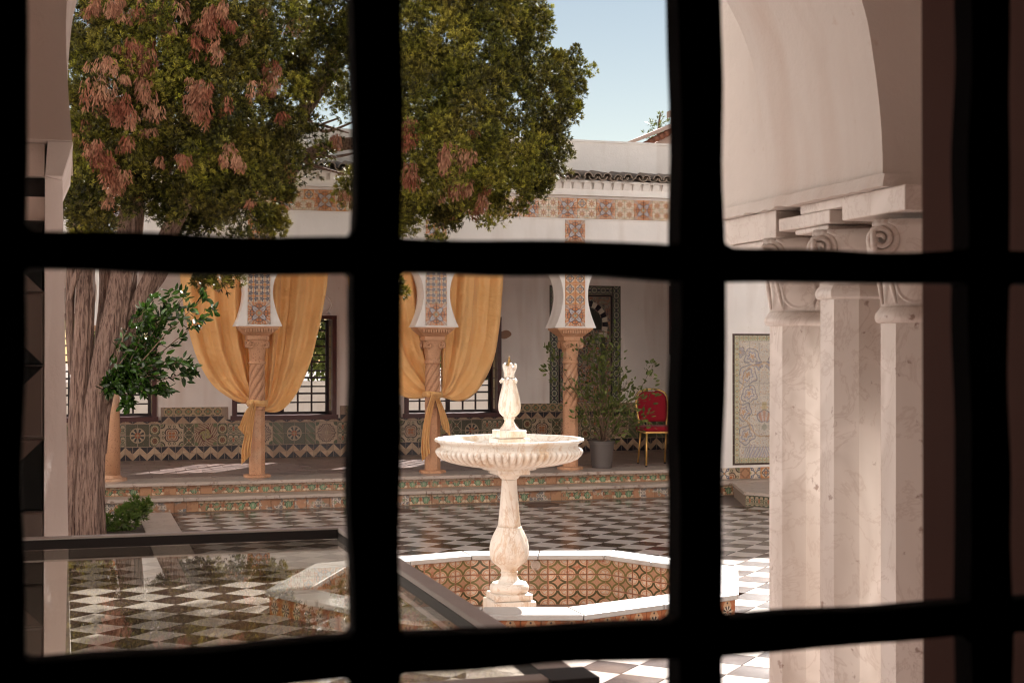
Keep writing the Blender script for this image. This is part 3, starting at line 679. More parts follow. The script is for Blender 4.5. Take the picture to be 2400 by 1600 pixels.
while y < 19.05:
    dd = .30; x = -1.6+(r_ % 2)*.13
    while x < 8.6:
        if (dd, 0) not in pavers:
            mm = MB().box(-.148, -.148, -.012, .148, .148, 0).mesh('paver'); mm.materials.append(M['gfloor']); pavers[(dd, 0)] = mm
        o = bpy.data.objects.new('paver', pavers[(dd, 0)]); COL.objects.link(o); o.location = (x+.15, y+.15, .306+random.gauss(0, .0012)); o.rotation_euler = (random.gauss(0, .003), random.gauss(0, .003), random.choice((0, 1.5708, 3.14159))); par(o, gf)
        x += .302
    y += .302; r_ += 1

# arcade wall with its horseshoe arches
arc = empty('arcade_wall', (3, 16.2, 2.0)); tag(arc, 'white arcade wall of horseshoe arches with painted tile bands across the far side', 'arcade wall')
ZW, ZF, RISE = 2.38, 2.005, .60; WA, FO = .155, .262
def foot(xc, side):
    pts = [(xc+side*(WA+(FO-WA)*(s_**1.7)), ZW-(ZW-ZF)*s_) for s_ in (1, .85, .7, .55, .4, .25, .1, 0)]
    return pts
out = [(-4.0, 3.60), (-4.0, .31), (-1.75, .31)]
out = [(-4.0, 3.60), (-4.0, ZF)]
for i, xc in enumerate(PX):
    if i == 0: out += [(xc-FO, ZF), (xc+FO, ZF)]
    L = foot(xc, -1); Rr = foot(xc, 1)
    if i > 0:
        a0 = PX[i-1]+WA; a1 = xc-WA; cx = (a0+a1)/2; rx = (a1-a0)/2
        up_ = [(cx-rx*math.cos(t), ZW+RISE*math.sin(t)**.92) for t in [math.pi*k/28 for k in range(1, 28)]]
        out += foot(PX[i-1], 1)[1:]+up_+L[::-1][:-1]+[(xc-FO, ZF), (xc+FO, ZF)]
a0 = PX[-1]+WA; a1 = 7.19; cx = (a0+a1)/2; rx = (a1-a0)/2
out += foot(PX[-1], 1)[1:]+[(cx-rx*math.cos(t), ZW+RISE*math.sin(t)**.92) for t in [math.pi*k/28 for k in range(1, 28)]]+[(7.19, ZW), (7.16, 2.2), (7.10, ZF), (7.199, ZF), (7.199, 3.60)]
MB().prism(out, 16.05, 16.42).build('arch_wall', M['plaster'], arc)
MB().box(7.20, 15.85, .163, 9.6, 16.42, 3.60).build('end_wall', M['plaster'], arc)
# cornice
MB().box(-4, 15.965, 3.585, 9.6, 16.45, 3.607).box(-4, 15.99, 3.6075, 9.6, 16.45, 3.664).box(-4, 15.93, 3.738, 9.6, 16.45, 3.762).build('cornice', M['plaster'], arc)
brm = MB().add([(-.043, 15.945, 3.7375), (.043, 15.945, 3.7375), (.043, 15.985, 3.6642), (-.043, 15.985, 3.6642), (-.043, 16.1, 3.7375), (.043, 16.1, 3.7375), (.043, 16.1, 3.6642), (-.043, 16.1, 3.6642)],
               [(0, 3, 2, 1), (0, 1, 5, 4), (1, 2, 6, 5), (2, 3, 7, 6), (3, 0, 4, 7), (4, 5, 6, 7)]).mesh('corbel'); brm.materials.append(M['plaster'])
MB().box(-4, 16.02, 3.6645, 9.6, 16.4, 3.7375).build('corbel_wall', M['plaster'], arc)
def canal(up):                                        # curved clay tile, running up the little roof
    b = MB(); N = 8; r0, r1 = .058, .046; A, Bv = Vector((0, 15.86, 3.79)), Vector((0, 16.42, 3.90)); v = []; f = []
    for j, (pnt, rr) in enumerate(((A, r0), (A.lerp(Bv, .5), (r0+r1)/2), (Bv, r1))):
        for th in (0, .012):
            for i in range(N+1):
                t = math.pi*i/N; v.append((math.cos(t)*(rr-th), pnt.y, pnt.z+(math.sin(t)*(rr-th)*1.0 if up else .018-math.sin(t)*(rr-th)*.9)))
    W_ = N+1
    for j in range(2):
        for i in range(N):
            q = j*2*W_; f.append((q+i, q+i+1, q+2*W_+i+1, q+2*W_+i)); f.append((q+W_+i+1, q+W_+i, q+3*W_+i, q+3*W_+i+1))
    for i in range(N): f.append((i, W_+i, W_+i+1, i+1))
    b.add(v, f); m_ = b.mesh('roof_tile'); m_.materials.append(M['rooftile']); return m_
cap, pan = canal(1), canal(0)
x = 1.6
while x < 9.3:
    for me, dx, dz in ((cap, 0, 0), (pan, .0635, -.004)):
        o = bpy.data.objects.new('roof_tile', me); COL.objects.link(o); o.location = (x+dx+random.gauss(0, .003), random.gauss(0, .008), dz+random.gauss(0, .003)); o.rotation_euler = (0, 0, random.gauss(0, .0008)); par(o, arc)
    o = bpy.data.objects.new('corbel', brm); COL.objects.link(o); o.location = (x+.03, 0, 0); par(o, arc)
    x += .127
pr = MB().box(-5, 16.40, 3.7625, 9.6, 16.62, 4.29)
pr.add([(-5, 16.385, 4.29), (9.6, 16.385, 4.29), (9.6, 16.64, 4.29), (-5, 16.64, 4.29), (-5, 16.385, 4.315), (9.6, 16.385, 4.315), (9.6, 16.64, 4.335), (-5, 16.64, 4.335)], [(0, 3, 2, 1), (4, 5, 6, 7), (0, 1, 5, 4), (1, 2, 6, 5), (2, 3, 7, 6), (3, 0, 4, 7)])
pr.build('parapet', M['plaster'], arc)
MB().box(-5, 16.43, 3.42, 9.6, 19.9, 3.58).build('gallery_ceiling', M['plaster_old'], arc)
# tile band
bt = .1215; x0 = 5.692-.02; z0 = 3.314
def q4(cx, cz, Y, key, ts, parent, name='tile', rz=0):
    for sx, sz, roll in ((1, 1, 0), (1, -1, 1), (-1, -1, 2), (-1, 1, 3)):
        put(name, tile_mesh(ts-.003, ts-.003, .010, T[key]), (cx+sx*ts/2, Y, cz+sz*ts/2), roll=roll*math.pi/2, parent=parent)
k = -18; ctr = 5.60
def band_y(x): return 16.04 if x < 7.17 else 15.84
while True:
    cx = ctr+k*2*bt
    if cx > 8.7: break
    if cx > 1.4 and not 7.06 < cx < 7.2:
        if k % 2 == 0: q4(cx, z0+bt, band_y(cx), 'rosette', bt, arc)
        else:
            for sx in (-.5, .5):
                for sz in (-.5, .5):
                    put('tile', tile_mesh(bt-.003, bt-.003, .010, T['star' if random.random() < .93 else 'orange_knot']), (cx+sx*bt, band_y(cx), z0+bt+sz*bt), parent=arc)
    k += 1
MB().box(-4, 16.034, z0-.016, 7.19, 16.05, z0-.002).box(7.2, 15.835, z0-.016, 9.6, 15.85, z0-.002).box(-4, 16.034, z0+2*bt+.002, 7.19, 16.05, z0+2*bt+.014).box(7.2, 15.835, z0+2*bt+.002, 9.6, 15.85, z0+2*bt+.014).build('band_trim', M['plaster'], arc)
# tile strips on the piers
pt = .127
for xc, pk in ((-1.4, 'blue'), (.36, 'blue'), (1.945, 'blue'), (3.985, 'blue'), (5.695, 'orange_knot'), (7.335, 'star')):
    Y = 16.04 if xc < 7.2 else 15.84; z = ZF+.02; row = 0
    MB().box(xc-.140, Y+.003, ZF+.004, xc-.129, 16.05 if xc < 7.2 else 15.85, z0-.02).box(xc+.129, Y+.003, ZF+.004, xc+.140, 16.05 if xc < 7.2 else 15.85, z0-.02).build('strip_trim', M['plaster'], arc)
    while z < z0-.03:
        hh = min(pt, z0-.02-z)
        if hh < .05: break
        if row in (0, 1, 5, 6, 8, 9) and hh > .12:
            if row in (0, 5, 8): q4(xc, z+pt, Y, 'rosette', pt, arc)
        else:
            for sx in (-.5, .5): put('tile', tile_mesh(pt-.003, hh-.003, .010, T[pk]), (xc+sx*pt, Y, z+hh/2), parent=arc, roll=random.choice((0, math.pi)) if hh > .12 else 0)
        z += pt; row += 1

# back wall with three windows
bw = empty('gallery_back_wall', (3, 19.3, .3)); tag(bw, 'pinkish white back wall of the far gallery above a dado of old tiles', 'wall')
WIN = [(-.36, .963), (1.99, 3.323), (4.32, 5.646)]
SZ0, SZ1 = .875, 2.19
xs = [-4.0]
b = MB()
prev = -4.0
PWM = M['plaster_old']
for (a, c) in WIN+[(9.6, 9.6)]:
    b.box(prev, 19.1, .30, a, 19.45, 3.42) if a-prev > .01 else None
    prev = c
for (a, c) in WIN:
    b.box(a, 19.1, .30, c, 19.45, SZ0-.04); m_ = (a+c)/2
    def ar(x_, off=0): return None
    pts = [(a, 3.42), (a, SZ1), (a+.06, SZ1)]
    w2 = (c-a)/2-.06
    N = 24
    ring = []
    for k in range(N+1):                              # horseshoe recess over each window
        t = R(-24)+(math.pi+2*R(24))*k/N; ring.append((m_-(w2+.04)*math.cos(t), SZ1+.17+.235*math.sin(t)/1.0))
    ring = [(max(a+.02, min(c-.02, x_)), max(SZ1+.001, z_)) for x_, z_ in ring]
    b.prism([(a, 3.42), (a, SZ1)]+ring+[(c, SZ1), (c, 3.42)], 19.1, 19.30)
    b.box(a, 19.302, SZ1, c, 19.45, 3.42)
b.build('plaster_wall', PWM, bw)
for (a, c) in WIN:                                   # moulding round the recess
    m_ = (a+c)/2; w2 = (c-a)/2-.06
    pts = [(m_-(w2+.025)*math.cos(R(-24)+(math.pi+R(48))*k/30), 19.095, SZ1+.17+.26*math.sin(R(-24)+(math.pi+R(48))*k/30)) for k in range(31)]
    MB().tube(pts, .012, 6).build('recess_moulding', PWM, bw, smooth=True)
# raised plaster frame of the niche, wall stain
MB().box(6.30, 19.09, 1.0, 6.33, 19.1, 2.74).box(7.525, 19.09, 1.0, 7.555, 19.1, 2.74).box(6.331, 19.09, 2.71, 7.524, 19.1, 2.74).build('plaster_border', PWM, bw)
MB().add([(5.74+.085*math.cos(t)*(1+.1*math.sin(3*t+1)), 19.098, 1.965+.060*math.sin(t)*(1+.15*math.sin(2*t))) for t in [k*math.tau/18 for k in range(18)]], [tuple(range(18))[::-1]]).build('bare_plaster_patch', material('bare_plaster', (.36, .21, .14), .9), bw)
MB().box(-1.5, 19.088, .30, 8.6, 19.0995, .975).build('dado_bed', M['grout'], bw) if False else None
YD = 19.085
def inwin(x, z, m=0.0):
    return any(a-.10-m < x < c+.10+m for a, c in WIN) and z > .80
# dado rows
tz = .0905; k = 0
for r_, (zc_, hh) in enumerate(((.350, .088), (.438, .088))):
    for k in range(110):
        x = -1.3+k*tz+.045
        if x > 8.5: break
        # zigzag: upper row black rises, lower row black hangs
        e = k % 2
        roll = ((1, 2) if r_ == 1 else (3, 0))[e]*math.pi/2
        put('border_tile', tile_mesh(tz-.003, hh-.003, .010, T['tri']) if True else None, (x, YD, zc_), roll=roll, parent=bw)
for k in range(110):                                  # small triangles above the big tiles
    x = -1.3+k*tz+.045
    if x > 8.5: break
    w_in = inwin(x, .85)
    hh = .044 if w_in else .070
    put('border_tile', tile_mesh(tz-.003, tz-.003, .010, T['tri']) if not w_in else tile_mesh(tz-.003, hh-.003, .010, T['tri'], key='s', uvbox=(1, 0, 0, 1) if k % 2 == 0 else None), (x, YD, .785+hh/2) if w_in else (x, YD, .785+tz/2), roll=((1, 2)[k % 2])*math.pi/2 if not w_in else math.pi, parent=bw)
k = 0; x = -1.25
while x < 8.5:
    if not inwin(x, .95): put('dado_tile', tile_mesh(.126-.003, .112, .010, T['diamond']), (x, YD, .880+.057), parent=bw)
    x += .126
seq = ['wheel', 'ring', 'quat', 'cross', 'red', 'ring', 'leaf2', 'sunburst', 'band', 'wheel', 'band', 'sunburst', 'leaf2', 'quat', 'ring', 'cross', 'quat', 'ring', 'red', 'cross', 'wheel', 'leaf2']
x = .70-3*.42; big = .1465; i = 0; z1 = .485+.0; zt = .148
random.seed(11)
i = -5
while x < 8.5:
    key = seq[i % len(seq)]
    if key in ('wheel', 'quat', 'red', 'sunburst'):
        q4(x+zt, z1+zt, YD, key, zt, bw, 'dado_tile'); x += 2*zt
    elif key == 'leaf2':
        for sx in (0, 1):
            for sz in (0, 1): put('dado_tile', tile_mesh(zt-.003, zt-.003, .010, T['leaf']), (x+zt*(sx+.5), YD, z1+zt*(sz+.5)), parent=bw)
        x += 2*zt
    else:
        for sz in (0, 1): put('dado_tile', tile_mesh(zt-.013, zt-.003, .010, T[key]), (x+(zt-.01)/2, YD, z1+zt*(sz+.5)), roll=random.choice((0, 2))*math.pi/2, parent=bw)
        x += zt-.01
    i += 1
MB().box(-1.5, 19.087, .304, 8.6, 19.0998, .80).box(-1.5, 19.087, .801, WIN[0][0]-.08, 19.0998, .994).box(WIN[0][1]+.08, 19.087, .801, WIN[1][0]-.08, 19.0998, .994).box(WIN[1][1]+.08, 19.087, .801, WIN[2][0]-.08, 19.0998, .994).box(WIN[2][1]+.08, 19.087, .801, 8.6, 19.0998, .994).build('dado_bed', M['grout'], bw)

# windows: dark red frames, deep reveals, lattice
for wi, (a, c) in enumerate(WIN):
    t = empty('lattice_window', ((a+c)/2, 19.2, .82))
    tag(t, ['dark lattice window at far left partly behind the glossy leaves and tree trunk', 'dark red framed lattice window behind the left gold curtain', 'dark red framed lattice window behind the middle gold curtain'][wi], 'window', 'lattice windows in the gallery back wall')
    f = MB(); W1 = .055
    f.box(a-.03, 19.055, SZ0-.06, c+.03, 19.14, SZ0).box(a-.03, 19.065, SZ1, c+.03, 19.13, SZ1+.055)
    f.build('sill', M['wood'], t) if False else None
    MB().box(a-.05, 19.045, SZ0-.062, c+.05, 19.43, SZ0).build('sill', M['wood'], t)
    MB().box(a-.028, 19.06, SZ0, a+.03, 19.14, SZ1).box(c-.03, 19.06, SZ0, c+.028, 19.14, SZ1).box(a-.03, 19.062, SZ1-.03, c+.03, 19.138, SZ1+.02).build('frame', M['wood'], t)
    MB().box(a, 19.1405, SZ0, a+.03, 19.43, SZ1-.03).box(c-.03, 19.1405, SZ0, c, 19.43, SZ1-.03).build('reveal_board', M['wood'], t)
    zz = SZ0+.05                                       # small panels on the right reveal
    while zz < SZ1-.2:
        MB().box(c-.036, 19.18, zz, c-.0305, 19.27, zz+.13).build('reveal_panel', T['red'], t); zz += .145
    l = MB(); yl = 19.38
    nx = 5; X0, X1 = a+.03, c-.03
    l.box(X0, yl, SZ0, X1, yl+.03, SZ0+.035).box(X0, yl, SZ1-.06, X1, yl+.03, SZ1-.03).box(X0, yl, SZ0+.0355, X0+.04, yl+.03, SZ1-.061).box(X1-.04, yl, SZ0+.0355, X1, yl+.03, SZ1-.061)
    mm_ = (X0+X1)/2; l.box(mm_-.03, yl+.001, SZ0+.0355, mm_+.03, yl+.029, SZ1-.061); l.build('lattice_frame', M['lattice'], t)
    for xa in np.linspace(X0+.04, mm_-.03, 4)[1:-1].tolist()+np.linspace(mm_+.03, X1-.04, 4)[1:-1].tolist():
        MB().box(xa-.012, yl+.004, SZ0+.036, xa+.012, yl+.022, SZ1-.062).build('lattice_bar', M['lattice'], t)
    zz = SZ0+.16; q = 0
    while zz < SZ1-.1:
        th = .013 if q % 2 else .010
        MB().box(X0+.041, yl+.0045, zz-th, mm_-.031, yl+.0215, zz+th).box(mm_+.031, yl+.0045, zz-th, X1-.041, yl+.0215, zz+th).build('lattice_bar', M['lattice'], t); zz += .095 if q % 2 else .12; q += 1
# garden beyond the windows
tag(MB().box(-8, 19.5, -.01, 14, 40, .02).build('garden_paving', material('garden_paving', lambda: mix(noise(3), (.30, .26, .22), (.36, .31, .27)), .8)), kind='structure')
o = MB().box(-8, 23.0, .0, 14, 23.25, 1.25).build('garden_wall', material('garden_wall_paint', plaster_col((.42, .38, .34), (.3, .25, .2)), .85)); tag(o, 'low sunlit white garden wall seen through the lattice windows', 'wall')

# niche with tile frame
ni = empty('tiled_niche', (6.93, 19.08, 1.0)); tag(ni, 'tall tiled niche panel with striped horseshoe arch behind the potted plant', 'tile panel')
NX0, NX1, NZ0, NZ1 = 6.394, 7.469, .996, 2.667
MB().box(NX0, 19.088, NZ0, NX1, 19.0995, NZ1).build('niche_bed', M['grout'], ni)
bs = .134
zz = NZ0
cols = int((NZ1-NZ0)/bs+.5); hh = (NZ1-NZ0)/cols
for k in range(cols):
    for xx in (NX0+bs/2, NX1-bs/2): put('tile', tile_mesh(bs-.003, hh-.003, .010, T['border']), (xx, 19.084, NZ0+hh*(k+.5)), parent=ni)
cw = (NX1-NX0-2*bs)/6
for k in range(6): put('tile', tile_mesh(bs-.003, cw-.003, .010, T['border'], key='h'), (NX0+bs+cw*(k+.5), 19.084, NZ1-bs/2), roll=math.pi/2, parent=ni)
MB().box(NX0+bs+.004, 19.080, NZ0, NX0+bs+.022, 19.09, NZ1-bs-.004).box(NX1-bs-.022, 19.080, NZ0, NX1-bs-.004, 19.09, NZ1-bs-.004).box(NX0+bs+.0225, 19.080, NZ1-bs-.022, NX1-bs-.0225, 19.09, NZ1-bs-.004).build('black_listel', material('black_glaze', INK, .25), ni)
FX0, FX1 = NX0+bs+.024, NX1-bs-.024; mxn = (FX0+FX1)/2
fw = (FX1-FX0)/6; fh = (NZ1-bs-.024-NZ0)/11
for i in range(6):
    for j in range(11): put('tile', tile_mesh(fw-.003, fh-.003, .010, T['scroll'] if j < 9 else T['peach'] if False else T['scroll']), (FX0+fw*(i+.5), 19.086, NZ0+fh*(j+.5)), parent=ni)
czn = 2.12; rO, rI = .335, .255
for k in range(17):
    t0, t1 = R(-20)+R(220)*k/17, R(-20)+R(220)*(k+1)/17-.01
    v = [(mxn+r0*math.cos(t), czn+r0*math.sin(t)) for r0, t in ((rI, t0), (rO, t0), (rO, (t0+t1)/2), (rO, t1), (rI, t1), (rI, (t0+t1)/2))]
    MB().prism(v, 19.070, 19.0755).build('voussoir', material('black_glaze', INK, .25) if k % 2 else material('white_glaze', (.55, .48, .40), .25), ni)
MB().prism([(mxn+(rI-.012)*math.cos(R(-20)+R(220)*k/24), czn+(rI-.012)*math.sin(R(-20)+R(220)*k/24)) for k in range(25)], 19.071, 19.0755).build('arch_field', material('niche_white', lambda: mix(lt(ab(frac(wpos_x()*9)-.5), .12), (.48, .42, .35), (.16, .17, .10)), .3) if False else T['border'], ni)
for sgn in (-1, 1):
    MB().box(mxn+sgn*.26-.035, 19.070, NZ0, mxn+sgn*.26+.035, 19.0755, 1.93).build('painted_colonnette', T['diamond'], ni)
    MB().box(mxn+sgn*.26-.055, 19.068, 1.935, mxn+sgn*.26+.055, 19.0755, 2.0).build('painted_capital', material('white_glaze', (.55, .48, .40), .25), ni)
# dark framed picture at the right end
pc = empty('dark_picture', (8.6, 19.07, 1.68)); tag(pc, 'dark framed board hanging on the gallery wall at its right end', 'picture')
MB().box(8.228, 19.055, 1.685, 9.2, 19.098, 1.74).box(8.228, 19.055, 2.62, 9.2, 19.098, 2.68).box(8.228, 19.055, 1.7405, 8.275, 19.098, 2.6195).build('frame', M['wood'], pc)
MB().box(8.276, 19.07, 1.741, 9.2, 19.095, 2.619).build('board', material('dark_canvas', lambda: mix(noise(5, 3), (.035, .018, .014), (.07, .035, .025)), .6), pc)

# vase panel on the end wall
vp = empty('vase_tile_panel', (8.09, 15.84, .33)); tag(vp, 'blue and ochre tile panel of a vase and scrolls on the white end wall', 'tile panel')
VX0, VX1, VZ0, VZ1 = 7.665, 8.515, .335, 1.942
BL = .024; YB = .062
MB().box(VX0, 15.844, VZ0, VX1, 15.8495, VZ1).build('panel_bed', M['grout'], vp)
bk = material('brown_glaze', (.06, .035, .028), .3)
nz = 13; hz = (VZ1-VZ0)/nz
for k in range(nz):
    for xx in (VX0+BL/2, VX1-BL/2): put('listel', tile_mesh(BL-.003, hz-.006, .010, bk), (xx, 15.836, VZ0+hz*(k+.5)), parent=vp)
nx_ = 6; hx = (VX1-VX0-2*BL)/nx_
for k in range(nx_):
    for zz in (VZ0+BL/2, VZ1-BL/2): put('listel', tile_mesh(hx-.006, BL-.003, .010, bk), (VX0+BL+hx*(k+.5), 15.836, zz), parent=vp)
nzb = 24; hz = (VZ1-VZ0-2*BL)/nzb
for k in range(nzb):
    for xx in (VX0+BL+YB/2, VX1-BL-YB/2): put('border_tile', tile_mesh(YB-.002, hz-.002, .010, T['yborder']), (xx, 15.837, VZ0+BL+hz*(k+.5)), parent=vp)
nxb = 11; hx = (VX1-VX0-2*BL-2*YB)/nxb
for k in range(nxb):
    for zz in (VZ0+BL+YB/2, VZ1-BL-YB/2): put('border_tile', tile_mesh(hx-.002, YB-.002, .010, T['yborder']), (VX0+BL+YB+hx*(k+.5), 15.837, zz), parent=vp)
FX0_, FX1_, FZ0_, FZ1_ = VX0+BL+YB, VX1-BL-YB, VZ0+BL+YB, VZ1-BL-YB
NXX, NZZ = 5, 11
for i in range(NXX):
    for j in range(NZZ):
        w_, h_ = (FX1_-FX0_)/NXX, (FZ1_-FZ0_)/NZZ
        put('tile', tile_mesh(w_-.002, h_-.002, .010, T['vase'], key=(i, j), uvbox=(i/NXX, j/NZZ, (i+1)/NXX, (j+1)/NZZ)), (FX0_+w_*(i+.5), 15.837, FZ0_+h_*(j+.5)), parent=vp, tilt=.002)
MB().box(7.56, 15.842, .34, 7.575, 15.8495, 2.02).box(7.5755, 15.842, 2.005, 8.6, 15.8495, 2.02).build('plaster_bead', M['plaster'], arc)
x = 7.27; q = 0
while x < 9.3:
    put('riser_tile', tile_mesh(.137, .137, .010, T[['orange_knot', 'peach', 'bluecross', 'quat', 'peach', 'bluecross'][q % 6]]), (x, 15.838, .235), parent=steps); x += .140; q += 1
# low tiled platform at the right
pl = empty('raised_platform', (7.6, 14.6, 0)); pl['kind'] = 'structure'
poly = [(7.11, 14.42), (7.60, 13.60), (9.6, 13.0), (9.6, 15.52), (7.50, 15.52)]
MB().prismz([(x_+.04, y_+.03) for x_, y_ in poly], -.02, .125).build('platform_core', M['grout'], pl); o = MB().prismz(poly, .126, .160).build('platform_slab', M['marble_edge'], pl)
for (p, q) in ((Vector((7.15, 14.45)), Vector((7.64, 13.63))), (Vector((7.64, 13.63)), Vector((9.2, 13.15)))):
    L = (q-p).length; e = (q-p)/L; cnt = round(L/.125); w_ = L/cnt; nn = Vector((e.y, -e.x)); nn = nn if nn.y < 0 else -nn
    for k in range(cnt):
        c = p+e*(w_*(k+.5)); put('riser_tile', tile_mesh(w_-.003, .122, .010, T['leaf']), (c.x+nn.x*.008, c.y+nn.y*.008, .063), rz=math.atan2(nn.x, -nn.y), parent=pl)

# ================================================================== STONE COLUMNS OF THE ARCADE
def column_far(name, kind):
    t = empty(name, (0, 0, .305)); S = M['pink_stone']; Z = .305
    b = MB()
    b.lathe([(.155, Z), (.158, Z+.004), (.158, Z+.026), (.150, Z+.032), (.100, Z+.036)], 8, phase=R(22.5)) if kind else b.lathe([(.17, Z), (.17, Z+.03), (.12, Z+.036), (.115, Z+.05), (.10, Z+.06), (.095, Z+.07)], 32)
    b.build('base', S, t, auto=30)
    if kind:
        MB().lathe([(.094, Z+.036), (.091, 1.02), (.089, 1.06), (.086, 1.075)], 8, phase=R(22.5)).build('lower_shaft', S, t)
        NR = 40; prof = [(.087-.004*k/NR, 1.06+.52*k/NR) for k in range(NR+1)]
        tw_ = lambda a, z, j: 1+.20*(abs(math.cos((a-z*8.5)*3))**.7-.65)*min(1, (z-1.055)*14+.05)*min(1, (1.585-z)*20+.05)
        o = MB().lathe(prof, 96, mod=tw_).build('twisted_shaft', M['pink_twist'], t, smooth=True); at_ = o.data.attributes.new('dirt_or_shade', 'FLOAT', 'POINT')
        at_.data.foreach_set('value', [max(0, 1-abs(math.cos((2*math.pi*(i % 96)/96-v.co.z*8.5)*3))*1.6) for i, v in enumerate(o.data.vertices)])  # groove mask that darkens the twist as shade would
    else:
        MB().lathe([(.098, Z+.06), (.094, Z+.5), (.088, 1.2), (.084, 1.582)], 40).build('shaft', S, t, smooth=True)
    MB().lathe([(.082, 1.576), (.094, 1.58), (.098, 1.592), (.096, 1.605), (.088, 1.612), (.086, 1.625), (.090, 1.64)], 32).build('necking', S, t, smooth=True)
    N = 32
    def sqr(a, z, j):                                # round bell turning square towards the top
        tt = max(0, min(1, (z-1.63)/.2)); q = max(abs(math.cos(a)), abs(math.sin(a))); return 1+(1/q-1)*tt*.9
    b = MB().lathe([(.084, 1.632), (.090, 1.66), (.094, 1.72), (.098, 1.78), (.104, 1.83), (.110, 1.85)], N, mod=sqr)
    b.box(-.122, -.122, 1.8505, .122, .122, 1.90, .006); b.lathe([(.150, 1.9005), (.155, 1.905), (.155, 1.921)], 4, phase=R(45)) if False else None
    b.build('capital', S, t, auto=40)
    for fx, fy in ((0, -1), (0, 1), (1, 0), (-1, 0)):
        for s_ in (-1, 1):
            pts = []
            for k in range(26):
                th = k*.42; r_ = .040*(1-k/29); c1 = s_*(.080) ; u_ = c1+s_*-1*r_*math.sin(th)*-1; zz = 1.795+r_*math.cos(th)
                pts.append((u_, -.116, zz) if fy == -1 else (u_, .116, zz) if fy == 1 else (fx*.116, u_, zz))
            MB().tube(pts, [.0125*(1-.4*k/25) for k in range(26)], 6).build('volute', S, t, smooth=True)
    b = MB(); z0_, z1_ = 1.924, 2.004; w0, w1 = .125, .225
    rows = [(.123, 1.9005), (.150, 1.922), (.165, 1.935), (.200, 1.965), (.215, 1.980), (.222, 1.984), (.222, 2.004)]
    v = []; 
    for w_, z in rows: v += [(-w_, -w_*.86, z), (w_, -w_*.86, z), (w_, w_*.86, z), (-w_, w_*.86, z)]
    f = [(3, 2, 1, 0)]+[(4*j+i, 4*j+(i+1) % 4, 4*j+4+(i+1) % 4, 4*j+4+i) for j in range(len(rows)-1) for i in range(4)]+[(4*(len(rows)-1)+i for i in range(4))]
    f = [tuple(q) for q in f]; b.add(v, f)
    for i in range(-5, 6):                            # reeding on the impost faces
        x = i*.030; b.box(x-.010, -.190, 1.938, x+.010, -.150, 1.978, .003)
    b.build('impost', S, t)
    return t
c1 = column_far('stone_column', True); c0 = column_far('stone_column', False)
CY = 16.22
labels = ['', 'smooth round pinkish column partly behind the cypress trunks', 'twisted pink column wrapped by the left gold curtain', 'twisted pink column with gold curtain tied round it, left of the fountain', 'bare twisted pink column behind the fountain, no curtain on it']
for k in (1, 2, 3, 4):
    if k == 1: c0.location = (PX[1], CY, .305); o = c0
    elif k == 2: c1.location = (PX[2], CY, .305); o = c1
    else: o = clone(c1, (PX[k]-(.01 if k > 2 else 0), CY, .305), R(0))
    tag(o, labels[k], 'column', 'stone columns of the far arcade')

# ================================================================== NEAR GALLERY: arch, triple columns, tiled pier
PO = M['plaster_old']
na = empty('near_arcade', (1, 3.7, 2.1)); tag(na, 'pale plastered near arch resting on marble blocks above the three marble columns', 'arcade wall')
YN0, YN1, YN2 = 3.32, 3.98, 4.27                    # near face, end of the arch soffit, end of the flat block behind
XR, ZT = 2.045, 2.175                               # right springing
XL, ZL = -.03, 2.175
# arch outline, slightly horseshoe on the left
rgt = [(XR, ZT), (XR-.003, ZT+.10), (XR-.012, ZT+.20), (XR-.028, ZT+.31), (XR-.053, ZT+.43), (XR-.105, ZT+.55), (XR-.18, ZT+.66), (XR-.32, ZT+.80), (XR-.56, ZT+.92), (XR-.85, ZT+.97)]
lft = [(-.012, ZL), (-.021, ZL+.12), (-.026, ZL+.24), (-.022, ZL+.34), (-.010, ZL+.44), (.02, ZL+.53), (.10, ZL+.66), (.26, ZL+.80), (.50, ZL+.91), (.85, ZL+.97)]
def smooth_line(pts, n=5):
    o = []
    for i in range(len(pts)-1):
        p0, p1, p2, p3 = [Vector(pts[max(0, min(len(pts)-1, i+k))]) for k in (-1, 0, 1, 2)]
        for k in range(n):
            t = k/n; o.append(tuple(.5*((2*p1)+(p2-p0)*t+(2*p0-5*p1+4*p2-p3)*t*t+(3*p1-p0-3*p2+p3)*t**3)))
    o.append(tuple(pts[-1])); return o
rgt, lft = smooth_line(rgt), smooth_line(lft)
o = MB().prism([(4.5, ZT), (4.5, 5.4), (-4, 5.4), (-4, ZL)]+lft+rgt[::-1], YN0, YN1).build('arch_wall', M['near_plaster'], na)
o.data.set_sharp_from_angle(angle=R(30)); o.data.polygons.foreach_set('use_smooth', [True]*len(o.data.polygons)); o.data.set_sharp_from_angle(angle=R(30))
MB().prism([(XR+.002, 5.4), (XR+.002, ZT), (4.5, ZT), (4.5, 5.4)], YN1+.003, 4.35).build('corner_wall', M['near_plaster'], na)
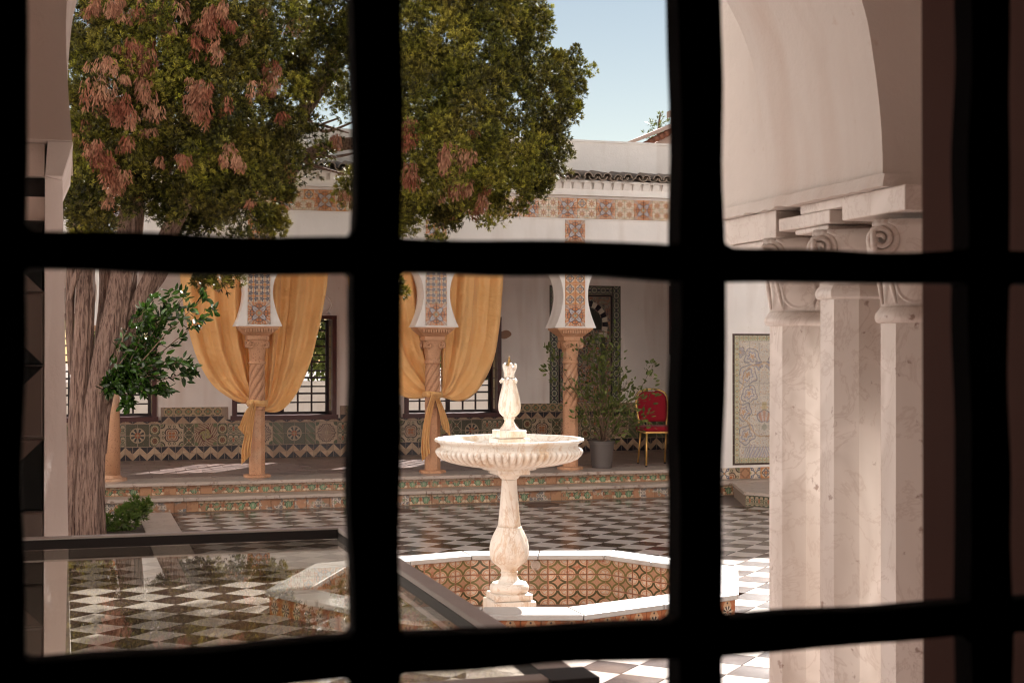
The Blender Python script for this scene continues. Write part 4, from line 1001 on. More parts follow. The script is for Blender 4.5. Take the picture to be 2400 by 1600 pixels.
# plaster string course, rough edged, then the marble blocks
def ledge(x0, y0, z0, x1, y1, z1, name, m_, amp=.004):
    n_ = 40; b = MB(); v = []
    for k in range(n_+1):
        y = y0+(y1-y0)*k/n_; r_ = random.gauss(0, amp); r2 = random.gauss(0, amp*.6)
        v += [(x0+r_, y, z0+r2), (x1, y, z0+r2), (x1, y, z1), (x0+r_*.5+.008, y, z1+r2*.5)]
    f = [(4*k, 4*k+4, 4*k+5, 4*k+1) for k in range(n_)]+[(4*k+1, 4*k+5, 4*k+6, 4*k+2) for k in range(n_)]+[(4*k+2, 4*k+6, 4*k+7, 4*k+3) for k in range(n_)]+[(4*k+3, 4*k+7, 4*k+4, 4*k) for k in range(n_)]
    f += [(0, 1, 2, 3), (4*n_+3, 4*n_+2, 4*n_+1, 4*n_)]
    f = [q[::-1] for q in f]
    return b.add(v, f).build(name, m_, na, auto=40)
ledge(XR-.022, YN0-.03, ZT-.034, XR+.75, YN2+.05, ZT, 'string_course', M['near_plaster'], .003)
NM = M['near_marble']
MB().box(2.055, 3.23, 2.072, 2.6, 3.55, 2.140, .004).box(2.060, 3.556, 2.112, 2.36, 3.80, 2.140, .003).box(2.056, 3.62, 2.072, 2.34, 3.93, 2.1115, .004).box(2.070, 3.65, 2.056, 2.32, 3.85, 2.0715, .003).build('marble_impost', NM, na)
MB().box(2.05, 3.935, 2.055, 2.36, YN2+.03, 2.140, .003).box(2.055, 3.975, 1.955, 2.36, YN2, 2.0545, .010).build('far_impost', NM, na)
# the three columns
def near_column(Y, zcap, extra):
    t = empty('marble_column', (0, 0, .305)); X = 0; Y0 = 0; r0 = .0925; ph = R(-78.6)
    MB().lathe([(.13, .305), (.13, .36), (.115, .38), (.12, .41), (.10, .43)], 24).build('base', NM, t, auto=35)
    MB().lathe([(r0*1.04, .42), (r0*1.03, 1.0), (r0, zcap)], 8, phase=ph).build('shaft', NM, t)
    nk = [(r0*1.0, zcap-.001), (r0*1.10, zcap+.001), (r0*1.15, zcap+.006), (r0*1.17, zcap+.016), (r0*1.14, zcap+.027), (r0*1.06, zcap+.036), (r0*1.0, zcap+.044)]
    MB().lathe(nk, 8 if extra == 1 else 40, phase=ph).build('necking', NM, t, auto=30 if extra == 1 else 60)
    zt = 2.055; h_ = zt-zcap
    def sqr(a, z, j):
        tt = max(0, min(1, (z-zcap-.08)/(h_-.08))); q = max(abs(math.cos(a)), abs(math.sin(a))); return 1+(1/q-1)*tt*.75
    MB().lathe([(r0*.99, zcap+.040), (r0*1.0, zcap+.09), (r0*1.04, zcap+.13), (r0*1.10, zt-.09), (r0*1.18, zt-.05), (r0*1.22, zt-.02), (r0*1.22, zt)], 64, mod=sqr).build('capital_bell', NM, t, smooth=True)
    for fi in range(4):
        for s_ in (-1, 1):
            pts, rd = [], []
            for k in range(56):
                th = k*.26; r_ = .043*(1-k/62); u_ = s_*(.088-r_*math.sin(th)*-1*-1); zz = zt-.052+r_*math.cos(th); d = .100+.020*(k/55)
                pts.append(Matrix.Rotation(fi*math.pi/2, 3, 'Z') @ Vector((u_, -d, zz))); rd.append(.0115*(1-.55*k/55))
            MB().tube(pts, rd, 8).build('volute', NM, t, smooth=True)
        b = MB().tube([Matrix.Rotation(fi*math.pi/2, 3, 'Z') @ Vector((u_, -.102, zt-.012-.012*math.cos(u_*30))) for u_ in [-.07+.14*k/10 for k in range(11)]], .010, 8); b.build('scroll_band', NM, t, smooth=True)
        for s_ in (-1, 1):                             # carved leaf rib beside the boss
            MB().tube([Matrix.Rotation(fi*math.pi/2, 3, 'Z') @ Vector((s_*(.050+.028*q), -(r0*.93+.015*q), zcap+.05+(h_-.15)*q)) for q in [k/8 for k in range(9)]], [.004+.003*math.sin(math.pi*k/8) for k in range(9)], 6).build('leaf_rib', NM, t, smooth=True)
    if zcap < 1.84:
        o = MB().lathe([(.052, 0), (.053, .004), (.049, .008), (.045, .006), (.040, .008), (.024, .013), (.0, .015)], 36).build('boss', NM, t, smooth=True)
        o.rotation_euler = (R(90), 0, 0); o.location = (0, -r0*1.0, zcap+.102)
    t.location = (2.17, Y, .305); t.rotation_euler = (0, 0, -math.atan(2.17/Y)); return t
for Y, zc_, ex, lb in ((4.01, 1.786, 0, 'farthest left of the three pale marble columns, round boss on its capital'),
                       (3.69, 1.857, 1, 'middle marble column with the highest neck ring, its right face brightest'),
                       (3.36, 1.782, 2, 'nearest marble column, at right, beside the dark window reveal')):
    tag(near_column(Y, zc_, ex), lb, 'column', 'triple marble columns of the near arch')
# left pier: tiled face, white corner, impost
lp = empty('tiled_pier', (-.3, 3.5, .3)); tag(lp, 'left pier with white corner strip and large green and black tiles', 'pier')
MB().box(-1.2, 3.40, .30, -.071, 4.2, 2.055).build('pier_core', PO, lp)
sv = []
for z_, xl_, xr_ in ((.30, -.0885, .004), (1.13, -.0885, -.016), (1.6, -.0885, -.024), (2.10, -.0885, -.033)): sv += [(xl_, 3.386, z_), (xr_*1.02, 3.456, z_), (xr_*1.26-.003, 4.2, z_), (xl_, 4.2, z_)]
MB().add([(x_+(.018 if i_ % 4 in (0, 3) else 0), y_, z_) for i_, (x_, y_, z_) in enumerate(sv)], [(3, 2, 1, 0), (12, 13, 14, 15)]+[(4*j_+i_, 4*j_+(i_+1) % 4, 4*j_+4+(i_+1) % 4, 4*j_+4+i_) for j_ in range(3) for i_ in range(4)]).build('corner_strip', M['plaster'], lp)
MB().add([(-.0705, 3.375, 2.101), (-.033, 3.372, 2.101), (-.050, 4.2, 2.101), (-.0705, 4.2, 2.101), (-.064, 3.345, 2.174), (-.010, 3.335, 2.174), (-.020, 4.2, 2.174), (-.064, 4.2, 2.174)],
         [(3, 2, 1, 0), (4, 5, 6, 7), (0, 1, 5, 4), (1, 2, 6, 5), (2, 3, 7, 6), (3, 0, 4, 7)]).build('impost', M['plaster'], lp)
MB().box(-1.2, 3.42, 2.056, -.072, 4.2, 2.10).build('shadow_joint', M['gasket'], lp)
MB().box(-1.2, 3.385, 2.101, -.072, 4.2, 2.1745).build('upper_block', PO, lp)
tg = material('green_black_tile', lambda: mix(lt(coord()[0]+coord()[1], 1.0, .02), mix(lt(coord()[0]+coord()[1], .90, .02), (.16, .13, .115), (.012, .10, .03)), (.006, .008, .008)), .25)
tb = material('black_tile', (.006, .007, .007), .22); tgr = material('grey_glazed_tile', lambda: mix(noise(6, 3), (.13, .105, .095), (.18, .15, .13)), .35)
z = 2.0015-.1645*9; rr = 0
pat = [('gb', 1), ('g', 0), ('gb', 2), ('gb', 3), ('g', 0), ('g', 0), ('gb', 1), ('gb', 2), ('gb', 1)]
keys = {0: (tgr, 0), 1: (tg, 1), 2: (tg, 1), 3: (tgr, 0), 4: (tgr, 0), 5: (tg, 3), 6: (tg, 1), 7: (tg, 0), 8: (tg, 2)}
for r_ in range(9):
    for c_ in range(6):
        m_, ro = keys[r_] if c_ == 0 else random.choice([(tg, 0), (tg, 2), (tgr, 0), (tb, 0)])
        put('tile', tile_mesh(.162, .162, .014, m_), (-.072-.0815-.1645*c_, 3.386, z+.1645*(r_+.5)), roll=ro*math.pi/2, parent=lp, tilt=.002)

# near gallery shell
tag(MB().box(-4.2, .863, .0, 4.6, 4.9, .30).build('gallery_platform', M['gfloor']), kind='structure')
tag(MB().box(-4.2, .86, 4.2, 4.6, YN0-.002, 4.35).build('near_ceiling', PO), kind='structure')
o = MB().box(-4.4, .86, .302, -4.2, YN2, 5.4).box(4.6, .86, .302, 4.8, YN2, 5.4).build('gallery_side_walls', PO); tag(o, kind='structure')
o = MB().prism([(-4.4, 3.42), (8.0, 3.42), (8.0, 3.52), (-4.4, 3.52)], YN2+.09, 5.98).build('added_sun_eave', PO); tag(o, kind='structure')  # unseen eave, added to keep direct sun off the display case
# window wall and the dark room round the camera
OX0, OX1, OZ0, OZ1 = -.30, .556, 1.25, 2.35
t = empty('window_wall', (.1, .7, .3)); tag(t, 'dark brown reveal and wall of the window one looks out through', 'wall')
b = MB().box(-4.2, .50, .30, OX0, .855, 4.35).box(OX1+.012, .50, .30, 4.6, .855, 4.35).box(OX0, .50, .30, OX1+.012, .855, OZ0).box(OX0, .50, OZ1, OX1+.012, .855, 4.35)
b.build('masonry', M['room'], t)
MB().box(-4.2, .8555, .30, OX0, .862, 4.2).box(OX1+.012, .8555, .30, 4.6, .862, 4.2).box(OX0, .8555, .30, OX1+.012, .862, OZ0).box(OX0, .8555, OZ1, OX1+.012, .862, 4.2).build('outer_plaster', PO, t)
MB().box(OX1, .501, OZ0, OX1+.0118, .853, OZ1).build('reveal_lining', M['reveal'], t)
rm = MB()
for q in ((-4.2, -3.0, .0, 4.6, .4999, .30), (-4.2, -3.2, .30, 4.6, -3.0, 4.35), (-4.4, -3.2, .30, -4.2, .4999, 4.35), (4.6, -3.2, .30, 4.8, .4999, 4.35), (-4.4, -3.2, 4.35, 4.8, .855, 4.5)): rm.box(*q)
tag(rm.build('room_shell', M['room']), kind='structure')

# iron grille
gr = empty('window_grille', (.2, .6, 1.5)); tag(gr, 'black forged iron window grille close to the camera, out of focus', 'grille')
VB = [(-.0295, .0098), (.1215, .0102), (.2712, .0108), (.4235, .0112)]; HB = [(1.3985, .008), (1.5713, .0080), (1.7413, .0076), (1.911, .008), (2.08, .008)]
rg = random.Random(5)
def bar(path_axis, c, hw, a, bnd):
    N = 90; v = []
    ph = [rg.uniform(0, 6) for _ in range(4)]
    for k in range(N+1):
        s_ = a+(bnd-a)*k/N; wob = .0007*math.sin(s_*23+ph[0])+.0004*math.sin(s_*61+ph[1]); ww = hw*(1+.05*math.sin(s_*31+ph[2])+.03*math.sin(s_*83+ph[3]))
        for du, dv in ((-ww, -.008), (-ww*.6, -.0095), (ww*.6, -.0095), (ww, -.008), (ww, .006), (-ww, .006)):
            v.append((c+wob+du, .6+dv, s_) if path_axis == 'z' else (s_, .6+dv, c+wob+du))
    f = [(6*k+i, 6*k+(i+1) % 6, 6*k+6+(i+1) % 6, 6*k+6+i) for k in range(N) for i in range(6)]+[tuple(range(6))[::-1], tuple(6*N+i for i in range(6))]
    if path_axis == 'x': f = [q[::-1] for q in f]
    return MB().add(v, f)
for c, hw in VB: bar('z', c, hw, OZ0+.0, OZ1).build('bar', M['iron'], gr, auto=50)
for c, hw in HB: bar('x', c, hw, OX0, OX1-.001).build('cross_bar', M['iron'], gr, auto=50)
for c, hw in VB:                                      # welded, rounded corners
    for z, hz in HB:
        for sx in (-1, 1):
            for sz in (-1, 1):
                b = MB()
                r_ = rg.uniform(.0045, .0085); cx, cz = c+sx*(hw-.001), z+sz*(hz-.001)
                pts = [(cx, cz), (cx+sx*r_, cz)]+[(cx+sx*r_-sx*r_*math.sin(t_), cz+sz*r_-sz*r_*math.cos(t_)) for t_ in [math.pi/2*k/6 for k in range(1, 6)]]+[(cx, cz+sz*r_)]
                b.prism(pts, .5925, .605); b.build('weld', M['iron'], gr)

# glass display case
dc = empty('display_case', (-.1, 2.4, .30)); tag(dc, 'glass topped display case with grey metal frame just outside the window', 'display case')
CX0, CX1, CY0, CY1, CZ = -1.3, .575, 1.58, 3.115, 1.32
AL, GK = M['alu'], M['gasket']
wb = .030
for nm, q in (('frame_bar', (CX0, CY1-wb, CZ-.004, CX1, CY1, CZ)), ('frame_bar', (CX1-wb, CY0+wb+.0005, CZ-.010, CX1, CY1-wb-.0005, CZ)), ('frame_bar', (CX0, CY0, CZ-.010, CX1, CY0+wb, CZ)), ('frame_bar', (CX0, CY0+wb+.0005, CZ-.010, CX0+wb, CY1-wb-.0005, CZ))):
    MB().box(*q, .0015).build(nm, AL, dc)
MB().box(CX0+.002, CY1-.030, CZ-.024, CX1-.002, CY1-.004, CZ-.0042).box(CX1-.030, CY0+.03, CZ-.028, CX1-.004, CY1-.028, CZ-.0105).box(CX0+.002, CY0+.004, CZ-.034, CX1-.002, CY0+.027, CZ-.0105).build('gasket', GK, dc)
MB().add([(CX1-.047, CY0-.012, CZ-.0405), (CX1+.012, CY0-.012, CZ-.0405), (CX1+.012, CY0+.048, CZ-.0405), (CX1-.047, CY0+.048, CZ-.0405), (CX1-.047, CY0-.012, CZ+.001), (CX1+.012, CY0-.012, CZ+.001), (CX1+.012, CY0+.048, CZ+.001), (CX1-.047, CY0+.048, CZ+.001)], [(0, 3, 2, 1), (0, 1, 5, 4), (1, 2, 6, 5), (2, 3, 7, 6), (3, 0, 4, 7), (4, 5, 6, 7)]).build('corner_block', GK, dc)
MB().add([(CX0+wb, CY0+wb, CZ-.0245), (CX1-wb, CY0+wb, CZ-.0245), (CX1-wb, CY1-wb, CZ-.0245), (CX0+wb, CY1-wb, CZ-.0245)], [(0, 1, 2, 3)]).build('glass_top', M['glass'], dc)
ZB = .86
for q in (((CX0+.01, CY1-.012), (CX1-.012, CY1-.012)), ((CX1-.012, CY1-.012), (CX1-.012, CY0+.012)), ((CX1-.012, CY0+.012), (CX0+.01, CY0+.012))):
    (xa, ya), (xb, yb) = q; MB().add([(xa, ya, ZB), (xb, yb, ZB), (xb, yb, CZ-.025), (xa, ya, CZ-.025)], [(0, 1, 2, 3)]).build('glass_side', M['glass'], dc)
MB().box(CX0, CY0, ZB-.06, CX1, CY1, ZB).build('case_bottom', AL, dc)
for (x, y) in ((CX0+.04, CY0+.04), (CX1-.04, CY0+.04), (CX0+.04, CY1-.04), (CX1-.04, CY1-.04)): MB().box(x-.025, y-.025, .302, x+.025, y+.025, ZB-.0605, .003).build('leg', AL, dc)

# side wings of the courtyard (out of view, they close it off)
o = MB().box(9.61, 2, -.01, 10.2, 19.9, 3.9).build('right_wing', M['plaster']); tag(o, kind='structure')
o = MB().box(-6.6, 2, -.01, -6.0, 19.9, 7.0).build('left_wing', M['plaster']); tag(o, kind='structure')  # unseen wing, raised so that its sunlit face bounces more light
o = MB().box(-6.0, YN0, 5.402, 9.6, YN2, 10.0).box(-6.0, YN0, -.005, -4.402, YN2, 5.4).box(4.802, YN0, -.005, 9.6, YN2, 5.4).build('near_upper_wall', M['plaster']); tag(o, kind='structure')  # unseen wall, made taller to bounce sun onto the far facade

# house beyond the parapet
hs = empty('neighbour_house', (18, 34, 0)); tag(hs, 'pinkish house with a clay tile roof edge rising behind the white parapet', 'house')
HYY = 34.0
pA, pB = atY(1470, 324, HYY), atY(1546, 283, HYY)
HM = material('pink_render', plaster_col((.62, .46, .40), (.5, .36, .3)), .85)
e1 = atY(1541, 262, HYY+2.5); xr = pB.x+9
MB().prism([(pA.x, 0), (pA.x, pA.z-.25), (pB.x, pB.z-.28), (pB.x, 0)], HYY, HYY+.6).build('gable_wall', HM, hs)
MB().prism([(e1.x, 0), (e1.x, e1.z), (xr, e1.z+1.6), (xr, 0)], HYY-.4, HYY+2.5).build('wall', HM, hs)
MB().prism([(e1.x-.12, e1.z-.12), (e1.x-.12, e1.z+.06), (e1.x+1.5, e1.z+.75), (e1.x+1.5, e1.z+.5)], HYY-.6, HYY+2.5).build('cornice', HM, hs)
ch = atY(1551, 210, HYY+2); MB().box(ch.x, HYY+1, e1.z, ch.x+.7, HYY+2, ch.z).build('chimney', HM, hs)
dirr = (pB-pA); L = dirr.length; dirr.normalize(); nrm = Vector((-dirr.z, 0, dirr.x))
MB().prism([(pA.x-.1, pA.z-.02), (pB.x+.2, pB.z-.02), (pB.x+.2, pB.z+.10), (pA.x-.1, pA.z+.07)], HYY-.3, HYY+.6).build('roof_edge', HM, hs)
k = 0; s_ = .0
while s_ < L+.1:
    p = pA+dirr*s_-nrm*.13
    o = MB().tube([(0, 0, 0), (0, .5, 0)], .075, 10).build('roof_tile', material('red_clay', lambda: mix(noise(6), (.22, .07, .04), (.34, .14, .08)), .8), hs, smooth=True); o.location = (p.x, HYY-.34, p.z-random.uniform(0, .03)); s_ += .165

# ================================================================== FURNITURE
# banquet chair
def fixn(o):
    b = bmesh.new(); b.from_mesh(o.data); bmesh.ops.recalc_face_normals(b, faces=b.faces); b.to_mesh(o.data); b.free(); return o
def chair():
    t = empty('banquet_chair', (0, 0, 0)); G = M['gold']; V = M['red']
    b = MB(); n = 26; pts = []                        # seat: x width .44, front y=-.22
    def rr_(w_, d_, r, k): pass
    outl = []
    for cx, cy, a0 in ((.19, .17, 0), (-.19, .17, 90), (-.175, -.17, 180), (.175, -.17, 270)):
        for k in range(5): a = R(a0+k*22.5); outl.append((cx+.045*math.cos(a), cy+.045*math.sin(a)))
    for z0, z1, sc in ((.435, .440, .97), (.440, .475, 1.0), (.475, .488, .97), (.488, .494, .86)):
        pass
    v = []; rows = [(.432, .95), (.437, 1.0), (.475, 1.0), (.488, .96), (.496, .80), (.499, .4)]
    for z, sc in rows: v += [(x*sc, y*sc, z) for x, y in outl]
    m_ = len(outl); f = [tuple(range(m_))[::-1]]+[(j*m_+i, j*m_+(i+1) % m_, (j+1)*m_+(i+1) % m_, (j+1)*m_+i) for j in range(len(rows)-1) for i in range(m_)]+[tuple((len(rows)-1)*m_+i for i in range(m_))]
    MB().add(v, f).build('seat', V, t, smooth=True)
    v = []
    for z, sc in ((.412, .985), (.433, .985)): v += [(x*sc, y*sc, z) for x, y in outl]
    f = [tuple(range(m_))[::-1]]+[(i, (i+1) % m_, m_+(i+1) % m_, m_+i) for i in range(m_)]+[tuple(m_+i for i in range(m_))]
    MB().add(v, f).build('seat_rim', G, t)
    def back(u, z):                                   # back plane leans
        return (u, .205+(z-.45)*.20, z)
    arch = [(-.165, .44), (-.180, .55), (-.200, .68), (-.205, .78), (-.195, .85), (-.165, .90), (-.11, .928), (-.05, .940), (0, .943), (.05, .940), (.11, .928), (.165, .90), (.195, .85), (.205, .78), (.200, .68), (.180, .55), (.165, .44)]
    arch = smooth_line(arch, 3)
    MB().tube([back(*p) for p in arch], .0115, 10).build('back_frame', G, t, smooth=True)
    inn = [(-.165, .535)]+[(-.183, .60), (-.190, .68), (-.192, .78), (-.183, .845), (-.155, .889), (-.105, .915), (-.05, .925), (-.035, .912), (.035, .912), (.05, .925), (.105, .915), (.155, .889), (.183, .845), (.192, .78), (.190, .68), (.183, .60), (.165, .535)]
    cx_, cz_ = 0, .72; v = []; m_ = len(inn)
    for dy, sc in ((-.004, 1.0), (-.022, .975), (-.028, .85), (-.030, .4)): v += [(x*sc, back(0, cz_+(z-cz_)*sc)[1]+dy, cz_+(z-cz_)*sc) for x, z in inn]
    f = [(j*m_+(i+1) % m_, j*m_+i, (j+1)*m_+i, (j+1)*m_+(i+1) % m_) for j in range(3) for i in range(m_)]+[tuple(3*m_+i for i in range(m_)), tuple(range(m_))[::-1]]
    f = [q[::-1] for q in f]
    fixn(MB().add(v, f).build('backrest', V, t, smooth=True))
    for x, y, x1, y1 in ((-.185, -.185, -.195, -.20), (.185, -.185, .195, -.20), (-.165, .19, -.175, .30), (.165, .19, .175, .30)):
        MB().tube([(x, y, .432), (x1, y1, .012)], .0125, 8).build('leg', G, t, smooth=True)
        MB().tube([(x1, y1, .016), (x1, y1, 0)], .014, 8).build('foot_cap', M['gasket'], t)
    return t
ch_ = chair(); ch_.location = (6.915, 16.42, .306); ch_.rotation_euler = (0, 0, R(-8))
tag(ch_, 'gold framed banquet chair with crimson seat and back on the far gallery', 'chair')

# potted shrub
pp = empty('potted_shrub', (6.13, 16.30, .306)); tag(pp, 'leafy green shrub in a grey plastic pot beside the bare column', 'potted plant')
MB().lathe([(.120, .306), (.124, .31), (.150, .585), (.152, .60), (.162, .602), (.164, .635), (.158, .638), (.150, .63), (.146, .60), (.0, .60)], 40, 6.13, 16.30).build('pot', M['pot'], pp, auto=35)
MB().lathe([(.147, .597), (.1, .605), (.0, .61)], 24, 6.13, 16.30, caps=False).build('soil', M['earth'], pp)

def mesh_np(name, V, Fq, mat, parent=None, tone=None, smooth=False):
    me = bpy.data.meshes.new(name); nv, nf = len(V), len(Fq); k = Fq.shape[1]
    me.vertices.add(nv); me.vertices.foreach_set('co', V.astype(np.float32).ravel()); me.loops.add(nf*k); me.loops.foreach_set('vertex_index', Fq.astype(np.int32).ravel())
    me.polygons.add(nf); me.polygons.foreach_set('loop_start', np.arange(0, nf*k, k, dtype=np.int32)); me.update(calc_edges=True)
    if tone is not None:
        a = me.attributes.new('tone', 'FLOAT', 'POINT'); a.data.foreach_set('value', tone.astype(np.float32))
    if smooth: me.polygons.foreach_set('use_smooth', np.ones(nf, bool))
    me.validate(); return link(name, me, mat, parent)
def scatter(tv, tf, tt, pos, direc, size, tone, spin=None, roll_up=None):
    """copy a small template (vertices tv, faces tf, tone tt) to many points, its +Y turned to direc"""
    n = len(pos); d = direc/np.linalg.norm(direc, axis=1)[:, None]
    r = rng.normal(size=(n, 3)); a = np.cross(d, r); a /= np.linalg.norm(a, axis=1)[:, None]; c = np.cross(a, d)
    V = (a[:, None, :]*tv[None, :, 0:1]+d[:, None, :]*tv[None, :, 1:2]+c[:, None, :]*tv[None, :, 2:3])*size[:, None, None]+pos[:, None, :]
    F_ = tf[None, :, :]+(np.arange(n)*len(tv))[:, None, None]
    return V.reshape(-1, 3), F_.reshape(-1, tf.shape[1]), np.clip(tone[:, None]*.75+tt[None, :]*.35, 0, 1).reshape(-1)
leaf_v = np.array([(0, 0, 0), (-.17, .35, .03), (0, .42, -.03), (.17, .35, .03), (-.12, .75, .02), (0, .8, -.02), (.12, .75, .02), (0, 1.0, .05)], float)
leaf_f = np.array([(0, 2, 1, 1), (0, 3, 2, 2), (1, 2, 5, 4), (2, 3, 6, 5), (4, 5, 7, 7), (5, 6, 7, 7)])
def tri(f):                                         # quads with a repeated corner -> triangles
    out = []
    for q in f:
        q = list(q)
        if len(set(q)) == 3: out.append([q[0], q[1], [x for x in q if x not in (q[0], q[1])][0]])
        else: out += [[q[0], q[1], q[2]], [q[0], q[2], q[3]]]
    return np.array(out)
leaf_f = tri(leaf_f); leaf_t = np.array([0, .3, .1, .3, .6, .5, .6, 1.0])

def leaf_things(parent, lv, pos, dr, sz, mat, cap):
    """the largest leaves one by one, the rest joined"""
    order = np.argsort(-sz); vars_ = []
    for k in range(5):
        me = bpy.data.meshes.new('leaf'); me.from_pydata(lv.tolist(), [], leaf_f.tolist()); a = me.attributes.new('tone', 'FLOAT', 'POINT')
        a.data.foreach_set('value', np.clip(k/4*.75+leaf_t*.35, 0, 1)); me.materials.append(mat); vars_.append(me)
    for i in order[:cap]:
        o = bpy.data.objects.new('leaf', vars_[int(rng.integers(5))]); COL.objects.link(o); d = Vector(dr[i]).normalized()
        r = Vector(rng.normal(size=3)); a = d.cross(r).normalized(); c = a.cross(d)
        m = Matrix((a, d, c)).transposed(); o.rotation_euler = m.to_euler(); o.scale = (sz[i],)*3; o.location = pos[i]; par(o, parent)
    rest = order[cap:]
    if len(rest):
        V, F_, t_ = scatter(lv, leaf_f, leaf_t, pos[rest], dr[rest], sz[rest], rng.uniform(0, 1, len(rest))); mesh_np('foliage', V, F_, mat, parent, t_)['kind'] = 'stuff'
def branchy(root, tips, parent, rad=.006, mat=None, name='stem', bend=.06):
    paths = []
    for tp in tips:
        p0, p1 = Vector(root), Vector(tp); m = []
        off = Vector((random.gauss(0, bend), random.gauss(0, bend), random.uniform(0, bend)))
        for k in range(9):
            t = k/8; m.append(p0.lerp(p1, t)+off*math.sin(math.pi*t)+Vector((random.gauss(0, .004), random.gauss(0, .004), 0)))
        MB().tube(m, [rad*(1-.75*k/8) for k in range(9)], 6).build(name, mat or M['twig'], parent, smooth=True); paths.append(m)
    return paths
random.seed(21)
base = (6.13, 16.30, .61)
tips = [atY(x, y, Y) for x, y, Y in ((1345, 755, 16.2), (1400, 770, 16.45), (1325, 800, 16.1), (1420, 860, 16.3), (1375, 820, 16.2), (1440, 880, 16.5), (1500, 840, 16.2), (1490, 900, 16.1), (1258, 855, 16.0), (1262, 800, 16.1), (1330, 950, 16.0), (1320, 890, 16.1), (1485, 955, 16.0), (1400, 930, 16.5), (1450, 960, 16.2), (1380, 900, 16.0), (1410, 800, 16.2), (1355, 860, 16.5), (1300, 770, 16.2), (1345, 900, 16.3), (1430, 920, 16.1), (1365, 780, 16.4))]
paths = branchy(base, tips, pp, .007)
pos, dr = [], []
for pth, tp in zip(paths, tips):
    far_out = abs(tp.x-6.35) > .33
    for k in range(2, 9):
        if far_out and k in (3, 4): continue
        n_ = 14 if k > 5 else 6
        if far_out and k < 7: n_ = 3
        for _ in range(n_):
            sp = .032 if far_out else .065
            p = pth[k]+Vector((random.gauss(0, sp), random.gauss(0, sp), random.gauss(0, sp*.8)))
            pos.append(p); d = (p-pth[k])*3+(pth[k]-pth[k-1]).normalized()*.35+Vector((random.gauss(0, .25), random.gauss(0, .25), random.gauss(0, .2))); dr.append(d)
pos, dr = np.array(pos), np.array(dr); sz = rng.uniform(.045, .085, len(pos))
lv = leaf_v.copy(); lv[:, 0] *= 1.3
leaf_things(pp, lv, pos, dr, sz, M['pot_leaf'], 300)

# ================================================================== CURTAINS
def curtain(root, knot, inner, outer, pleats, ybase, amp, parent, seed, name):
    rs = random.Random(seed); U, Vn = 120, 110
    def resample(pts, n):
        P_ = smooth_line([(p.x, p.z) for p in pts], 12); d = [0]
        for i in range(1, len(P_)): d.append(d[-1]+math.dist(P_[i], P_[i-1]))
        out = []
        for k in range(n+1):
            s_ = d[-1]*k/n; i = max(1, next((j for j in range(len(d)) if d[j] >= s_-1e-9), len(d)-1)); t = (s_-d[i-1])/max(1e-9, d[i]-d[i-1]); out.append((P_[i-1][0]+(P_[i][0]-P_[i-1][0])*t, P_[i-1][1]+(P_[i][1]-P_[i-1][1])*t))
        return out
    I, O = resample(inner, Vn), resample(outer, Vn)
    ph = [rs.uniform(0, 6.28) for _ in range(6)]
    V, idx = [], []
    for j in range(Vn+1):
        v = j/Vn; gather = max(0, 1-v)**.35
        for i in range(U+1):
            u = i/U; uu = u**(1.0+.35*v)
            x = I[j][0]+(O[j][0]-I[j][0])*uu; z = I[j][1]+(O[j][1]-I[j][1])*uu
            A = amp*(.35+.65*gather)*(1 if v < .85 else (1-v)/.15*.8+.2)
            w_ = u+.018*math.sin(v*5+ph[0])+.01*math.sin(v*11+ph[1])
            s1 = math.sin(w_*pleats*math.tau+ph[2]+.8*math.sin(u*5+ph[4])); y = A*(abs(s1)**.5*(1 if s1 > 0 else -1))+A*.35*math.sin(w_*pleats*2.3*math.tau+ph[3])
            y += .028*math.sin(v*26-u*9+ph[5])*max(0, v-.45)*1.6*u+.010*math.sin(u*23+v*31)*v
            V.append((x, ybase+y-.10*v**6, z))
    F_ = [(j*(U+1)+i, j*(U+1)+i+1, (j+1)*(U+1)+i+1, (j+1)*(U+1)+i) for j in range(Vn) for i in range(U)]
    o = MB().add(V, F_).build(name, M['silk'], parent, smooth=True); s = o.modifiers.new('solid', 'SOLIDIFY'); s.thickness = .003; return o
def A(x, y, Y=16.36): return atY(x, y, Y)
def tails(parent, strips, Y=16.10):
    for pts, w0, w1, sd_ in strips:
        rs = random.Random(sd_); P_ = smooth_line([(p.x, p.z) for p in pts], 8); U = 30; V = []; n_ = len(P_)
        for j, (x, z) in enumerate(P_):
            t = j/(n_-1); w_ = w0+(w1-w0)*min(1, t*1.3)
            tz_ = -.03*math.sin(t*3)
            for i in range(U+1):
                u = i/U-.5; V.append((x+u*w_, Y+.018*math.sin(u*20+t*2+rs.random()*.05)+.012*math.sin(u*41+1), z+(u*.10*t if t > .8 else 0)*(1 if sd_ % 2 else -1)))
        F_ = [(j*(U+1)+i, j*(U+1)+i+1, (j+1)*(U+1)+i+1, (j+1)*(U+1)+i) for j in range(n_-1) for i in range(U)]
        o = MB().add(V, F_).build('tail', M['silk'], parent, smooth=True); s = o.modifiers.new('solid', 'SOLIDIFY'); s.thickness = .003
def wrap(parent, cx, z, rad=.105):                     # cloth band knotted round the column
    for dz, r_, th in ((0, rad, .020), (.022, rad-.003, .013), (-.022, rad-.003, .013)):
        pts = [(cx+r_*math.cos(a), CY+r_*math.sin(a), z+dz+.006*math.sin(a*2)) for a in [k*math.tau/36 for k in range(37)]]
        MB().tube(pts, [th*(1+.12*math.sin(k*1.7)) for k in range(37)], 8).build('tie_band', M['silk'], parent, smooth=True)
    b = MB().lathe([(.006, -.034), (.026, -.026), (.034, 0), (.026, .026), (.006, .034)], 16, mod=lambda a, z, j: 1+.12*math.cos(a*5+z*60)).build('knot', M['silk'], parent, smooth=True)
    b.location = (cx-.075, CY-.095, z)
    if parent.parent is None: b.matrix_parent_inverse = parent.matrix_basis.inverted()
zt_ = 520
